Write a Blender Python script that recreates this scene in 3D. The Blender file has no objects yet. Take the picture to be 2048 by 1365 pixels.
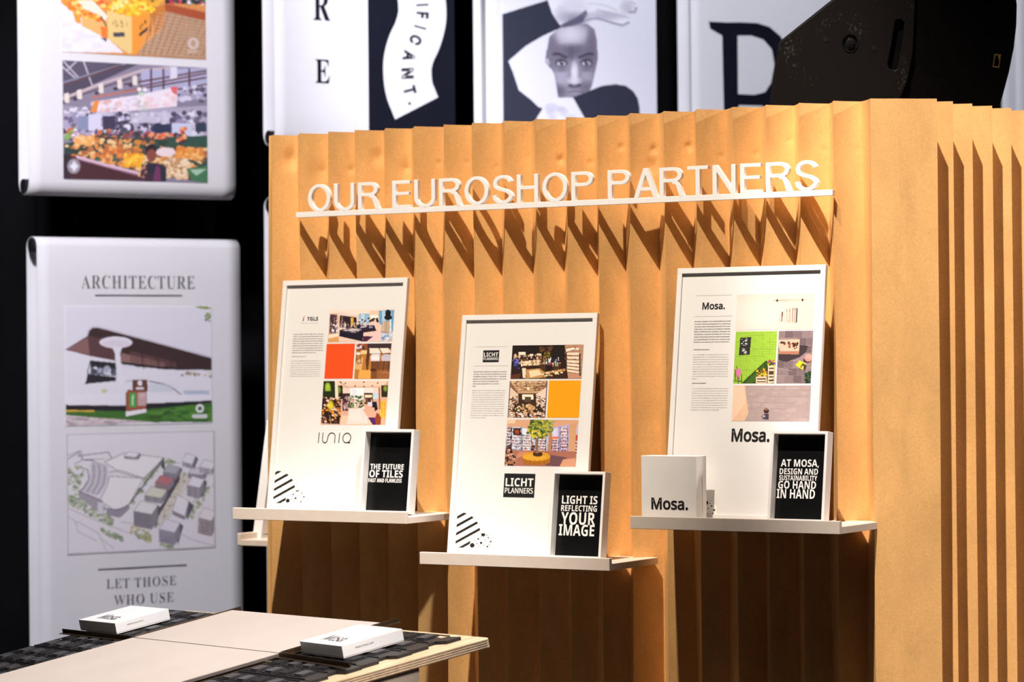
import bpy, math, random, os
import numpy as np
from mathutils import Vector, Matrix
from mathutils.geometry import delaunay_2d_cdt

SC = bpy.context.scene
COL = SC.collection
random.seed(7)

# ------------------------------------------------------------------ camera
FPX = 5607.0; TH = math.radians(31.5); PITCH = .0056; RHO = .0093; DIST = 10.75
Fv = Vector((-math.sin(TH)*math.cos(PITCH), math.cos(TH)*math.cos(PITCH), math.sin(PITCH)))
R0 = Vector((math.cos(TH), math.sin(TH), 0)); U0 = R0.cross(Fv)
Rv = R0*math.cos(RHO) - U0*math.sin(RHO); Uv = Rv.cross(Fv)
CP = Vector((DIST*math.sin(TH), -DIST*math.cos(TH), 1.75))
cam = bpy.data.objects.new('camera', bpy.data.cameras.new('camera')); COL.objects.link(cam)
cam.matrix_world = Matrix(((Rv.x, Uv.x, -Fv.x, CP.x), (Rv.y, Uv.y, -Fv.y, CP.y), (Rv.z, Uv.z, -Fv.z, CP.z), (0, 0, 0, 1)))
cam.data.sensor_width = 36; cam.data.lens = FPX*36/2048
cam.data.clip_end = 200
cam.data.dof.use_dof = True; cam.data.dof.focus_distance = 9.9; cam.data.dof.aperture_fstop = 3.3
SC.camera = cam

# ------------------------------------------------------------------ world, lamps, exposure
SC.view_settings.view_transform = 'Standard'; SC.view_settings.look = 'None'
SC.view_settings.gamma = 1; SC.view_settings.use_curve_mapping = False
SC.view_settings.exposure = 0.0
W = bpy.data.worlds.new('hall'); SC.world = W; W.use_nodes = True
W.node_tree.nodes['Background'].inputs[0].default_value = (.75, .82, 1.0, 1)
W.node_tree.nodes['Background'].inputs[1].default_value = .01


def lamp(name, kind, loc, target, power, color, **kw):
    l = bpy.data.lights.new(name, kind); l.energy = power; l.color = color
    for k, v in kw.items():
        setattr(l, k, v)
    o = bpy.data.objects.new(name, l); COL.objects.link(o); o.location = loc
    o.rotation_euler = (Vector(target)-Vector(loc)).to_track_quat('-Z', 'Y').to_euler()
    return o


lamp('truss_spot', 'SPOT', (.5, -7.2, 16.7), (-.2, 0, 3.25), 22500, (1, .87, .74), spot_size=math.radians(14), spot_blend=.6, shadow_soft_size=.11)
lamp('truss_spot', 'SPOT', (2.3, -7.2, 16.7), (2.3, 0, 2.3), 25500, (1, .88, .80), spot_size=math.radians(10), spot_blend=.5, shadow_soft_size=.11)
lamp('truss_spot', 'SPOT', (-1.9, -1.3, 6.6), (.1, 0, 2.2), 50, (1, .84, .64), spot_size=math.radians(60), spot_blend=.6, shadow_soft_size=.06)
lamp('table_spot', 'SPOT', (2.0, -1.9, 7.0), (-.5, -1.75, .8), 2700, (1.0, .96, .95), spot_size=math.radians(33), spot_blend=.35, shadow_soft_size=.1)
lamp('side_fill', 'SPOT', (7.0, 1.6, 5.0), (1.75, .4, 1.4), 900, (1, .86, .78), spot_size=math.radians(36), spot_blend=.6, shadow_soft_size=.3)  # added fill lamp, lifts the shaded pleats on the partition's right side
lamp('front_fill', 'AREA', (3, -5.5, 9.5), (.4, 0, 1.6), 20, (1, .90, .86), shape='RECTANGLE', size=9, size_y=1.5)  # added wide soft fill from above the front, not an actual hall fixture
lamp('banner_wash', 'SPOT', (-1.3, -2.2, 5.6), (-3.2, 2.45, 1.9), 2050, (.97, .93, 1.0), spot_size=math.radians(50), spot_blend=.5, shadow_soft_size=.25)
lamp('banner_wash', 'SPOT', (.9, .25, 7.0), (-1.7, 5.2, 3.4), 2350, (.91, .91, 1.0), spot_size=math.radians(54), spot_blend=.5, shadow_soft_size=.25)
lamp('plinth_fill', 'SPOT', (7.0, -6.2, 3.1), (.2, -2.1, .45), 1500, (1, .86, .74), spot_size=math.radians(11), spot_blend=.3, shadow_soft_size=.2)  # added lamp brightening the plinth side, stands in for light bounced off the floor


# ------------------------------------------------------------------ helpers
def lin(c):
    if isinstance(c, str):
        c = [int(c[i:i+2], 16)/255 for i in (0, 2, 4)]
    return tuple(x/12.92 if x <= .04045 else ((x+.055)/1.055)**2.4 for x in c)


def mat(name, base, rough=.6, metal=0, bump=0, bscale=60, vary=0, vscale=8, coat=0, spec=.5, vcol=None):
    m = bpy.data.materials.new(name); m.use_nodes = True
    nt = m.node_tree; N = nt.nodes; L = nt.links; p = N['Principled BSDF']
    b = tuple(base)+(1,)
    p.inputs['Base Color'].default_value = b; p.inputs['Roughness'].default_value = rough
    p.inputs['Metallic'].default_value = metal; p.inputs['Coat Weight'].default_value = coat
    p.inputs['Specular IOR Level'].default_value = spec
    tc = N.new('ShaderNodeTexCoord')
    if vary:
        n = N.new('ShaderNodeTexNoise'); n.inputs['Scale'].default_value = vscale; n.inputs['Detail'].default_value = 6
        L.new(tc.outputs['Object'], n.inputs['Vector'])
        r = N.new('ShaderNodeMapRange'); r.inputs[1].default_value = .3; r.inputs[2].default_value = .7
        r.inputs[3].default_value = 1-vary; r.inputs[4].default_value = 1+vary
        L.new(n.outputs['Fac'], r.inputs[0])
        mx = N.new('ShaderNodeVectorMath'); mx.operation = 'SCALE'
        mx.inputs[0].default_value = b[:3]; L.new(r.outputs[0], mx.inputs['Scale']); L.new(mx.outputs[0], p.inputs['Base Color'])
    if vcol:
        a = N.new('ShaderNodeVertexColor'); a.layer_name = vcol; L.new(a.outputs[0], p.inputs['Base Color'])
    if bump:
        n = N.new('ShaderNodeTexNoise'); n.inputs['Scale'].default_value = bscale; n.inputs['Detail'].default_value = 4
        L.new(tc.outputs['Object'], n.inputs['Vector'])
        bp = N.new('ShaderNodeBump'); bp.inputs['Strength'].default_value = bump; bp.inputs['Distance'].default_value = .002
        L.new(n.outputs['Fac'], bp.inputs['Height']); L.new(bp.outputs[0], p.inputs['Normal'])
    return m


def kraft_mat():
    m = mat('kraft_paper', (.80, .455, .165), .62, bump=.18, bscale=260, spec=.35)
    nt = m.node_tree; N = nt.nodes; L = nt.links; p = N['Principled BSDF']
    g = N.new('ShaderNodeNewGeometry')
    def noise(sc, det, vec=None, dist=0):
        n = N.new('ShaderNodeTexNoise'); n.inputs['Scale'].default_value = sc; n.inputs['Detail'].default_value = det
        n.inputs['Distortion'].default_value = dist
        L.new(vec or g.outputs['Position'], n.inputs['Vector']); return n.outputs['Fac']
    def mr(x, a, b, c, d):
        r = N.new('ShaderNodeMapRange'); r.inputs[1].default_value = a; r.inputs[2].default_value = b
        r.inputs[3].default_value = c; r.inputs[4].default_value = d; L.new(x, r.inputs[0]); return r.outputs[0]
    def mul(a, b):
        k = N.new('ShaderNodeMath'); k.operation = 'MULTIPLY'; L.new(a, k.inputs[0]); L.new(b, k.inputs[1]); return k.outputs[0]
    mp = N.new('ShaderNodeMapping'); mp.inputs['Scale'].default_value = (1, 1, .35); L.new(g.outputs['Position'], mp.inputs[0])
    a = mr(noise(9, 8, mp.outputs[0], .6), .3, .7, .90, 1.10)
    b = mr(noise(70, 6, None, 2.2), .3, .7, .91, 1.09)
    c = mr(noise(420, 2), .3, .75, .96, 1.06)
    s = mul(mul(a, b), c)
    sc = N.new('ShaderNodeVectorMath'); sc.operation = 'SCALE'; sc.inputs[0].default_value = (.80, .455, .165)
    L.new(s, sc.inputs['Scale']); L.new(sc.outputs[0], p.inputs['Base Color'])
    return m


def wood_mat():
    m = mat('birch_ply', (.74, .58, .38), .45)
    nt = m.node_tree; N = nt.nodes; L = nt.links; p = N['Principled BSDF']
    tc = N.new('ShaderNodeTexCoord'); mp = N.new('ShaderNodeMapping'); mp.inputs['Scale'].default_value = (18, 2.5, 2)
    L.new(tc.outputs['Object'], mp.inputs[0])
    n = N.new('ShaderNodeTexNoise'); n.inputs['Scale'].default_value = 2; n.inputs['Detail'].default_value = 6; n.inputs['Distortion'].default_value = 1
    L.new(mp.outputs[0], n.inputs['Vector'])
    r = N.new('ShaderNodeValToRGB'); r.color_ramp.elements[0].position = .3; r.color_ramp.elements[1].position = .7
    r.color_ramp.elements[0].color = (.60, .42, .24, 1); r.color_ramp.elements[1].color = (.80, .64, .42, 1)
    L.new(n.outputs['Fac'], r.inputs[0]); L.new(r.outputs[0], p.inputs['Base Color'])
    return m


KRAFT = kraft_mat(); PLY = wood_mat()
PLYD = mat('ply_dark_layer', (.24, .14, .075), .6, vary=.2, vscale=60)
PLYL = mat('ply_light_layer', (.70, .55, .38), .6, vary=.15, vscale=60)
WHITE = mat('white_lacquer', (.80, .785, .765), .38, bump=.06, bscale=90)
WHITEL = mat('white_painted_board', (.67, .58, .50), .45, bump=.15, bscale=70, vary=.03, vscale=20)
SIGNW = mat('white_acrylic', (.93, .92, .91), .35, vary=.02, vscale=15)
POSTER = mat('poster_paper', (.78, .77, .755), .42, bump=.10, bscale=14)
INK = mat('black_ink', (.012, .012, .014), .45, vary=.2, vscale=40)
BANNERINK = mat('faded_grey_ink', (.13, .125, .135), .7, vary=.1, vscale=40, spec=.1)
FAINTINK = mat('faint_grey_ink', (.58, .56, .55), .5, vary=.05, vscale=40)
GREYINK = mat('grey_ink', (.09, .085, .09), .5, vary=.1, vscale=40)
PALEINK = mat('pale_grey_ink', (.42, .40, .39), .5, vary=.1, vscale=40)
NAVY = mat('navy_ink', (.005, .0055, .012), .7, spec=.1, vary=.15, vscale=6)
FABRIC = mat('banner_fabric', (.80, .80, .83), .8, bump=.2, bscale=8, vary=.02, vscale=2)
PRINT = mat('colour_print', (1, 1, 1), .5, vcol='ink')
FPRINT = mat('fabric_print', (1, 1, 1), .8, spec=.15, vcol='ink')
BLACKP = mat('black_panel', (.0045, .0045, .005), .3, spec=.25, vary=.2, vscale=10)
WHITEINK = mat('white_ink', (.85, .84, .82), .5, vary=.02, vscale=30)
TILE = mat('beige_tile', (.60, .52, .46), .55, bump=.05, bscale=200, vary=.03, vscale=5)
TILESIDE = mat('tile_edge_dark', (.12, .10, .095), .6, vary=.15, vscale=30)
RUBBER = mat('black_plastic', (.013, .013, .015), .42, bump=.2, bscale=150, vary=.2, vscale=20)
PADM = mat('worn_black_plastic', (.055, .052, .058), .36, bump=.2, bscale=150, vary=.25, vscale=30)
BRONZE = mat('bronze_metal', (.16, .11, .07), .35, metal=.9, vary=.2, vscale=20)
CARD = mat('white_card', (.83, .83, .84), .5, vary=.02, vscale=10)
CARDSH = mat('cream_card', (.90, .87, .84), .5, vary=.02, vscale=10)
GOLD = mat('gold_badge', (.55, .40, .12), .4, metal=.6, vary=.2, vscale=50)
DARKMETAL = mat('dark_steel', (.03, .03, .033), .4, metal=.6, vary=.2, vscale=10)
CURTAIN = mat('black_curtain', (.0025, .0025, .0035), .95, bump=.3, bscale=40, vary=.3, vscale=3, spec=.1)
FLOORM = mat('dark_carpet', (.05, .05, .055), .95, bump=.5, bscale=300, vary=.2, vscale=30)
CHROME = mat('dark_gloss', (.012, .012, .013), .06, vary=.05, vscale=5)


def scuffed():
    m = mat('scuffed_black_paint', (.010, .008, .008), .5, bump=.25, bscale=180, spec=.12)
    nt = m.node_tree; N = nt.nodes; L = nt.links; p = N['Principled BSDF']
    tc = N.new('ShaderNodeTexCoord')
    n = N.new('ShaderNodeTexNoise'); n.inputs['Scale'].default_value = 160; n.inputs['Detail'].default_value = 10
    n2 = N.new('ShaderNodeTexNoise'); n2.inputs['Scale'].default_value = 6; n2.inputs['Detail'].default_value = 3
    mp = N.new('ShaderNodeMapping'); mp.inputs['Scale'].default_value = (1, .55, 1); mp.inputs['Rotation'].default_value = (0, 0, .5)
    L.new(tc.outputs['Object'], mp.inputs[0]); L.new(mp.outputs[0], n.inputs['Vector']); L.new(tc.outputs['Object'], n2.inputs['Vector'])
    mu = N.new('ShaderNodeMath'); mu.operation = 'MULTIPLY'; L.new(n.outputs['Fac'], mu.inputs[0]); L.new(n2.outputs['Fac'], mu.inputs[1])
    r = N.new('ShaderNodeValToRGB'); r.color_ramp.elements[0].position = .36; r.color_ramp.elements[1].position = .50
    r.color_ramp.elements[0].color = (.010, .008, .008, 1); r.color_ramp.elements[1].color = (.10, .085, .075, 1)
    L.new(mu.outputs[0], r.inputs[0]); L.new(r.outputs[0], p.inputs['Base Color'])
    return m


SCUFF = scuffed()
CABINET = mat('black_textured_paint', (.003, .0025, .0025), .55, bump=.3, bscale=300, vary=.3, vscale=60, spec=.06)


def translucent(m, k):
    nt = m.node_tree; N = nt.nodes; L = nt.links; p = N['Principled BSDF']; out = [n for n in N if n.type == 'OUTPUT_MATERIAL'][0]
    t = N.new('ShaderNodeBsdfTranslucent'); t.inputs[0].default_value = (.85, .84, .88, 1)
    mx = N.new('ShaderNodeMixShader'); mx.inputs[0].default_value = k
    L.new(p.outputs[0], mx.inputs[1]); L.new(t.outputs[0], mx.inputs[2]); L.new(mx.outputs[0], out.inputs[0])


translucent(FABRIC, .28)
translucent(FPRINT, .20)


def tag(o, label=None, cat=None, group=None, kind=None):
    if label: o['label'] = label
    if cat: o['category'] = cat
    if group: o['group'] = group
    if kind: o['kind'] = kind
    return o


class Frame:
    """a thing's own coordinate frame: origin and three unit axes in the world"""
    def __init__(s, o, x, y, z=None):
        s.o = Vector(o); s.x = Vector(x).normalized(); s.y = Vector(y).normalized()
        s.z = Vector(z).normalized() if z else s.x.cross(s.y)
    def M(s):
        a, b, c, o = s.x, s.y, s.z, s.o
        return Matrix(((a.x, b.x, c.x, o.x), (a.y, b.y, c.y, o.y), (a.z, b.z, c.z, o.z), (0, 0, 0, 1)))
    def loc(s, px, py, h=0):
        r = ray(px, py); p = s.o+s.z*h
        q = CP+r*((p-CP).dot(s.z)/r.dot(s.z)); d = q-s.o
        return d.dot(s.x), d.dot(s.y)
    def W(s, x, y, z=0):
        return s.o+s.x*x+s.y*y+s.z*z


def ray(px, py):
    return Fv+Rv*((px-1024)/FPX)-Uv*((py-682.5)/FPX)


def hit(px, py, p0, n):
    n = Vector(n); r = ray(px, py)
    return CP+r*((Vector(p0)-CP).dot(n)/r.dot(n))


def thing(name, fr, label, cat, group=None, at=None):
    o = bpy.data.objects.new(name, None); COL.objects.link(o); o.empty_display_size = .1
    o.matrix_world = fr.M() if isinstance(fr, Frame) else Matrix.Translation(fr)
    return tag(o, label, cat, group)


def mesh(name, verts, faces, m, parent=None, smooth=False, mats=None, fm=None):
    me = bpy.data.meshes.new(name); me.from_pydata([tuple(v) for v in verts], [], faces)
    for k in (mats or [m]): me.materials.append(k)
    if fm: me.polygons.foreach_set('material_index', fm)
    if smooth: me.polygons.foreach_set('use_smooth', [True]*len(me.polygons))
    me.update()
    o = bpy.data.objects.new(name, me); COL.objects.link(o)
    if parent: o.parent = parent
    return o


class MB:
    def __init__(s): s.v = []; s.f = []; s.m = []
    def add(s, v, f, mi=0):
        b = len(s.v); s.v += [Vector(q) for q in v]; s.f += [tuple(i+b for i in q) for q in f]; s.m += [mi]*len(f); return s
    def box(s, x0, x1, y0, y1, z0, z1, mi=0):
        v = [(x, y, z) for z in (z0, z1) for y in (y0, y1) for x in (x0, x1)]
        return s.add(v, [(0, 2, 3, 1), (4, 5, 7, 6), (0, 1, 5, 4), (2, 6, 7, 3), (0, 4, 6, 2), (1, 3, 7, 5)], mi)
    def prism(s, loops, z0, z1, mi=0, top=True, bottom=True):
        """loops: outer first, then holes; extruded from z0 to z1"""
        return s.region([loops], z0, z1, mi, bottom)
    def region(s, groups, z0, z1, mi=0, bottom=True):
        """union of outlines with holes, extruded: one clean solid"""
        groups = [sorted(g, key=lambda l: -abs(area(l))) for g in groups]
        P = [Vector((p[0], p[1])) for g in groups for l in g for p in l]
        x0 = min(p.x for p in P); y0 = min(p.y for p in P); k = 1/max(max(p.x for p in P)-x0, max(p.y for p in P)-y0, 1e-9)
        P = [Vector(((p.x-x0)*k, (p.y-y0)*k)) for p in P]
        E = []; b = 0
        for g in groups:
            for l in g:
                n = len(l); E += [(b+i, b+(i+1) % n) for i in range(n)]; b += n
        V, _, F, _, _, _ = delaunay_2d_cdt(P, E, [], 0, 1e-6)
        V = [(p.x/k+x0, p.y/k+y0) for p in V]
        keep = []; cnt = {}
        for t in F:
            c = (sum(V[i][0] for i in t)/3, sum(V[i][1] for i in t)/3)
            if any(inside(c, g[0]) and not any(inside(c, h) for h in g[1:]) for g in groups):
                A, B, C_ = [V[i] for i in t]
                if (B[0]-A[0])*(C_[1]-A[1])-(B[1]-A[1])*(C_[0]-A[0]) < 0: t = (t[0], t[2], t[1])
                keep.append(tuple(t))
                for i in range(3): cnt[(t[i], t[(i+1) % 3])] = 1
        n = len(V); f = [tuple(i+n for i in t) for t in keep]
        if bottom: f += [t[::-1] for t in keep]
        f += [(i, j, j+n, i+n) for (i, j) in cnt if (j, i) not in cnt]
        return s.add([(p[0], p[1], z0) for p in V]+[(p[0], p[1], z1) for p in V], f, mi)
    def tube(s, a, b, r, n=16, mi=0, r2=None):
        a = Vector(a); b = Vector(b); d = (b-a).normalized(); u = d.orthogonal().normalized(); w = d.cross(u)
        r2 = r if r2 is None else r2
        v = []
        for p, q in ((a, r), (b, r2)):
            v += [p+u*math.cos(2*math.pi*i/n)*q+w*math.sin(2*math.pi*i/n)*q for i in range(n)]
        f = [(i, (i+1) % n, (i+1) % n+n, i+n) for i in range(n)]+[tuple(range(n))[::-1], tuple(range(n, 2*n))]
        return s.add(v, f, mi)
    def build(s, name, m, parent=None, smooth=False, bevel=0, seg=2):
        ms = m if isinstance(m, (list, tuple)) else [m]
        o = mesh(name, s.v, s.f, None, parent, smooth, ms, s.m if len(ms) > 1 else None)
        if bevel:
            b = o.modifiers.new('bevel', 'BEVEL'); b.width = bevel; b.segments = seg; b.limit_method = 'ANGLE'
        return o


def area(l):
    return .5*sum(l[i][0]*l[(i+1) % len(l)][1]-l[(i+1) % len(l)][0]*l[i][1] for i in range(len(l)))


# ------------------------------------------------------------------ lettering
def load_font(n):
    try:
        return bpy.data.fonts.load(os.path.join(bpy.utils.system_resource('DATAFILES', path='fonts'), n))
    except Exception:
        return None


INTER = load_font('Inter.woff2'); NOTO = load_font('NotoSansMath-Regular.woff2')


def conv(s, up, lo):
    if not NOTO: return s
    return ''.join(chr(up+ord(c)-65) if 'A' <= c <= 'Z' else chr(lo+ord(c)-97) if 'a' <= c <= 'z' else c for c in s)


def sbold(s): return conv(s, 0x1D5D4, 0x1D5EE)
def serif(s): return conv(s, 0x1D400, 0x1D41A)


def inside(p, l):
    c = False; j = len(l)-1
    for i in range(len(l)):
        if (l[i][1] > p[1]) != (l[j][1] > p[1]) and p[0] < (l[j][0]-l[i][0])*(p[1]-l[i][1])/(l[j][1]-l[i][1])+l[i][0]: c = not c
        j = i
    return c


def offset(l, d):
    n = len(l); out = []
    for i in range(n):
        a, b, c = l[i-1], l[i], l[(i+1) % n]
        e1 = Vector((b[0]-a[0], b[1]-a[1])); e2 = Vector((c[0]-b[0], c[1]-b[1]))
        if e1.length < 1e-9 or e2.length < 1e-9: out.append(b); continue
        e1.normalize(); e2.normalize()
        n1 = Vector((e1.y, -e1.x)); n2 = Vector((e2.y, -e2.x)); m = n1+n2
        if m.length < .3: out.append((b[0]+n1.x*d, b[1]+n1.y*d)); continue
        m.normalize(); k = d/max(m.dot(n1), .5)
        out.append((b[0]+m.x*k, b[1]+m.y*k))
    return out


def glyphs(text, font, res=3, grow=0, spacing=1.0):
    """outlines of a line of text: list of [outer, hole, hole..] in font units"""
    cu = bpy.data.curves.new('t', 'FONT'); cu.body = text; cu.resolution_u = res; cu.fill_mode = 'NONE'
    cu.space_character = spacing
    if font: cu.font = font
    o = bpy.data.objects.new('t', cu)
    me = bpy.data.meshes.new_from_object(o)
    n = len(me.vertices); co = [(v.co.x, v.co.y) for v in me.vertices]
    nb = [[] for _ in range(n)]
    for e in me.edges: a, b = e.vertices; nb[a].append(b); nb[b].append(a)
    seen = [False]*n; loops = []
    for i in range(n):
        if seen[i] or len(nb[i]) < 2: continue
        l = [i]; seen[i] = True; cur = i
        # follow increasing index first so orientation is kept
        nxt = i+1 if i+1 in nb[i] else nb[i][0]
        while not seen[nxt]:
            l.append(nxt); seen[nxt] = True
            c = [k for k in nb[nxt] if not seen[k]]
            if not c: break
            nxt = c[0]
        pts = []
        for k in l:
            if not pts or abs(co[k][0]-pts[-1][0])+abs(co[k][1]-pts[-1][1]) > 1e-5: pts.append(co[k])
        if len(pts) > 2 and abs(pts[0][0]-pts[-1][0])+abs(pts[0][1]-pts[-1][1]) < 1e-5: pts.pop()
        if len(pts) > 2: loops.append(pts)
    bpy.data.objects.remove(o); bpy.data.curves.remove(cu); bpy.data.meshes.remove(me)
    if not loops: return []
    big = max(loops, key=lambda l: abs(area(l))); sg = 1 if area(big) > 0 else -1
    outs = []; holes = []
    for l in loops:
        if area(l)*sg > 0: outs.append(l if sg > 0 else l[::-1])
        else: holes.append(l if sg > 0 else l[::-1])
    polys = [[l] for l in outs]
    for h in holes:
        c = [p for p in polys if inside(h[0], p[0])]
        if c: min(c, key=lambda p: abs(area(p[0]))).append(h)
    if grow: polys = [[offset(l, grow) for l in p] for p in polys]
    return polys


def fit(polys, x0, y0, w, h, cap=None):
    """scale the outlines to width w and height h with the lower left corner at x0, y0"""
    X = [p[0] for g in polys for p in g[0]]; Yc = [p[1] for g in polys for p in g[0]]
    a, b, c, d = min(X), max(X), min(Yc), max(Yc)
    if cap: c, d = 0, cap
    sx = w/(b-a); sy = h/(d-c) if h else sx
    return [[[(x0+(p[0]-a)*sx, y0+(p[1]-c)*sy) for p in l] for l in g] for g in polys]


def flat_text(name, polys, m, parent, z, thick=0):
    mb = MB()
    for g in polys: mb.prism(g, z, z+(thick or .0003), bottom=False)
    return mb.build(name, m, parent)


def text(name, s, x0, y0, w, h, m, parent, z, font=None, res=3, grow=0, cap=None, sp=1.0):
    return flat_text(name, fit(glyphs(s, font, res, grow, sp), x0, y0, w, h, cap), m, parent, z)


# ------------------------------------------------------------------ printed pictures
class Pic:
    """colours of a printed picture on a fine grid; shapes are given in the coordinates of its four corners"""
    def __init__(s, tl, tr, br, bl, nx, ny, bg):
        u, v = np.meshgrid(np.linspace(0, 1, nx), np.linspace(0, 1, ny))
        q = [np.array(p, float) for p in (tl, tr, br, bl)]
        s.X = (1-u)*(1-v)*q[0][0]+u*(1-v)*q[1][0]+u*v*q[2][0]+(1-u)*v*q[3][0]
        s.Y = (1-u)*(1-v)*q[0][1]+u*(1-v)*q[1][1]+u*v*q[2][1]+(1-u)*v*q[3][1]
        s.nx, s.ny = nx, ny; s.c = np.zeros((ny, nx, 3)); s.c[:] = lin(bg); s.q = q
        s.rng = np.random.RandomState(int(abs(tl[0]*7+tl[1]*13)) % 9999)
    def put(s, mask, c, a=1):
        c = np.array(lin(c)); s.c[mask] = s.c[mask]*(1-a)+c*a; return s
    def mask(s, pts):
        m = np.zeros(s.X.shape, bool); n = len(pts); j = n-1
        for i in range(n):
            x1, y1 = pts[i]; x2, y2 = pts[j]
            if y1 != y2:
                m ^= ((y1 > s.Y) != (y2 > s.Y)) & (s.X < (x2-x1)*(s.Y-y1)/(y2-y1)+x1)
            j = i
        return m
    def poly(s, c, *pts, a=1): return s.put(s.mask(pts), c, a)
    def rect(s, c, x0, y0, x1, y1, a=1): return s.put((s.X >= x0) & (s.X <= x1) & (s.Y >= y0) & (s.Y <= y1), c, a)
    def ell(s, c, x, y, rx, ry, a=1): return s.put(((s.X-x)/rx)**2+((s.Y-y)/ry)**2 <= 1, c, a)
    def soft(s, c, x, y, rx, ry, a=1):
        d = np.clip(1-(((s.X-x)/rx)**2+((s.Y-y)/ry)**2), 0, 1)[..., None]*a
        s.c = s.c*(1-d)+np.array(lin(c))*d; return s
    def line(s, c, w, *pts, a=1):
        for (x1, y1), (x2, y2) in zip(pts, pts[1:]):
            dx, dy = x2-x1, y2-y1; L = max(dx*dx+dy*dy, 1e-6)
            t = np.clip(((s.X-x1)*dx+(s.Y-y1)*dy)/L, 0, 1)
            s.put((s.X-x1-t*dx)**2+(s.Y-y1-t*dy)**2 <= (w/2)**2, c, a)
        return s
    def spots(s, pts, n, r0, r1, cols, ay=.8, a=1):
        """many small blobs inside a polygon"""
        X = [p[0] for p in pts]; Yy = [p[1] for p in pts]; k = 0
        for _ in range(n*4):
            x = s.rng.uniform(min(X), max(X)); y = s.rng.uniform(min(Yy), max(Yy))
            if not inside((x, y), pts): continue
            r = s.rng.uniform(r0, r1); s.ell(cols[s.rng.randint(len(cols))], x, y, r, r*ay, a); k += 1
            if k >= n: break
        return s
    def bars(s, pts, n, w, h0, h1, cols):
        X = [p[0] for p in pts]; Yy = [p[1] for p in pts]
        for _ in range(n):
            x = s.rng.uniform(min(X), max(X)); y = s.rng.uniform(min(Yy), max(Yy)); h = s.rng.uniform(h0, h1)
            if inside((x, y), pts): s.rect(cols[s.rng.randint(len(cols))], x, y, x+w, y+h)
        return s
    def build(s, name, x0, y0, x1, y1, parent, z, m, alpha=None):
        nx, ny = s.nx, s.ny
        xs = np.linspace(x0, x1, nx); ys = np.linspace(y1, y0, ny)
        gx, gy = np.meshgrid(xs, ys)
        v = np.stack([gx, gy, np.full_like(gx, z)], -1).reshape(-1, 3)
        i = (np.arange(ny-1)[:, None]*nx+np.arange(nx-1)[None]).ravel()
        f = np.stack([i, i+nx, i+nx+1, i+1], -1)
        if alpha is not None:
            f = f[alpha.ravel()[i] & alpha.ravel()[i+nx+1]]
        me = bpy.data.meshes.new(name)
        me.vertices.add(len(v)); me.vertices.foreach_set('co', v.ravel().astype(np.float32))
        me.loops.add(f.size); me.loops.foreach_set('vertex_index', f.ravel().astype(np.int32))
        me.polygons.add(len(f)); me.polygons.foreach_set('loop_start', np.arange(0, f.size, 4, dtype=np.int32))
        me.update(calc_edges=True)
        at = me.color_attributes.new('ink', 'FLOAT_COLOR', 'POINT')
        at.data.foreach_set('color', np.concatenate([s.c.reshape(-1, 3), np.ones((nx*ny, 1))], 1).ravel().astype(np.float32))
        me.materials.append(m)
        o = bpy.data.objects.new(name, me); COL.objects.link(o); o.parent = parent
        return o
    def place(s, name, fr, ox, oy, sc, parent, z, m, alpha=None):
        """ox, oy, sc: from the corner coordinates to photo pixels; the picture is a true rectangle on its sheet"""
        L = [fr.loc(ox+p[0]/sc, oy+p[1]/sc, z) for p in s.q]
        return s.build(name, (L[0][0]+L[3][0])/2, (L[2][1]+L[3][1])/2, (L[1][0]+L[2][0])/2, (L[0][1]+L[1][1])/2, parent, z, m, alpha)


# ================================================================== SETTING
floor = MB().box(-12, 12, -13, 14, -.1, 0).build('floor', FLOORM); tag(floor, kind='structure')
BA = math.radians(64)
BX = Vector((math.cos(BA), math.sin(BA), 0)); BN = Vector((math.sin(BA), -math.cos(BA), 0))
BP = CP+ray(265, 700)*14.2; BP.z = 0
BF = Frame(BP, BX, (0, 0, 1), BN)
v = []; f = []
ncol = 420
for i in range(ncol+1):
    u = -9+21*i/ncol
    d = -.95+.05*math.sin(u*23)+.03*math.sin(u*41+1)
    for j in range(2):
        v.append(BF.W(u, (0, 7.5)[j], d))
for i in range(ncol): f.append((2*i, 2*i+2, 2*i+3, 2*i+1))
tag(mesh('wall_back', v, f, CURTAIN, smooth=True), kind='structure')

# ================================================================== PAPER PARTITION
TOPZ = 2.657
peaks = [-1.13, -.995, -.855, -.72, -.578, -.441, -.304, -.168, -.027, .114, .251, .389, .524, .669, .805, .959, 1.089, 1.224, 1.36, 1.504]
pt = thing('paper_partition', (0, 0, 0), 'tall freestanding partition of accordion-pleated brown kraft paper behind the shelves', 'partition')
rs = np.random.RandomState(3)
ZS = [0, .2, .4, .55, .7, .8, .9, 1.0, 1.1, 1.2, 1.3, 1.4, 1.5, 1.6, 1.7, 1.8, 1.9, 2.0, 2.1, 2.2, 2.3, 2.36, 2.42, 2.46, 2.50, 2.53, 2.56, 2.59, 2.62, 2.657]


def wob(seed, z, amp, k=2.1):
    return amp*(math.sin(z*k+seed*1.7)+.5*math.sin(z*k*2.7+seed*3.1))


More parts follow.
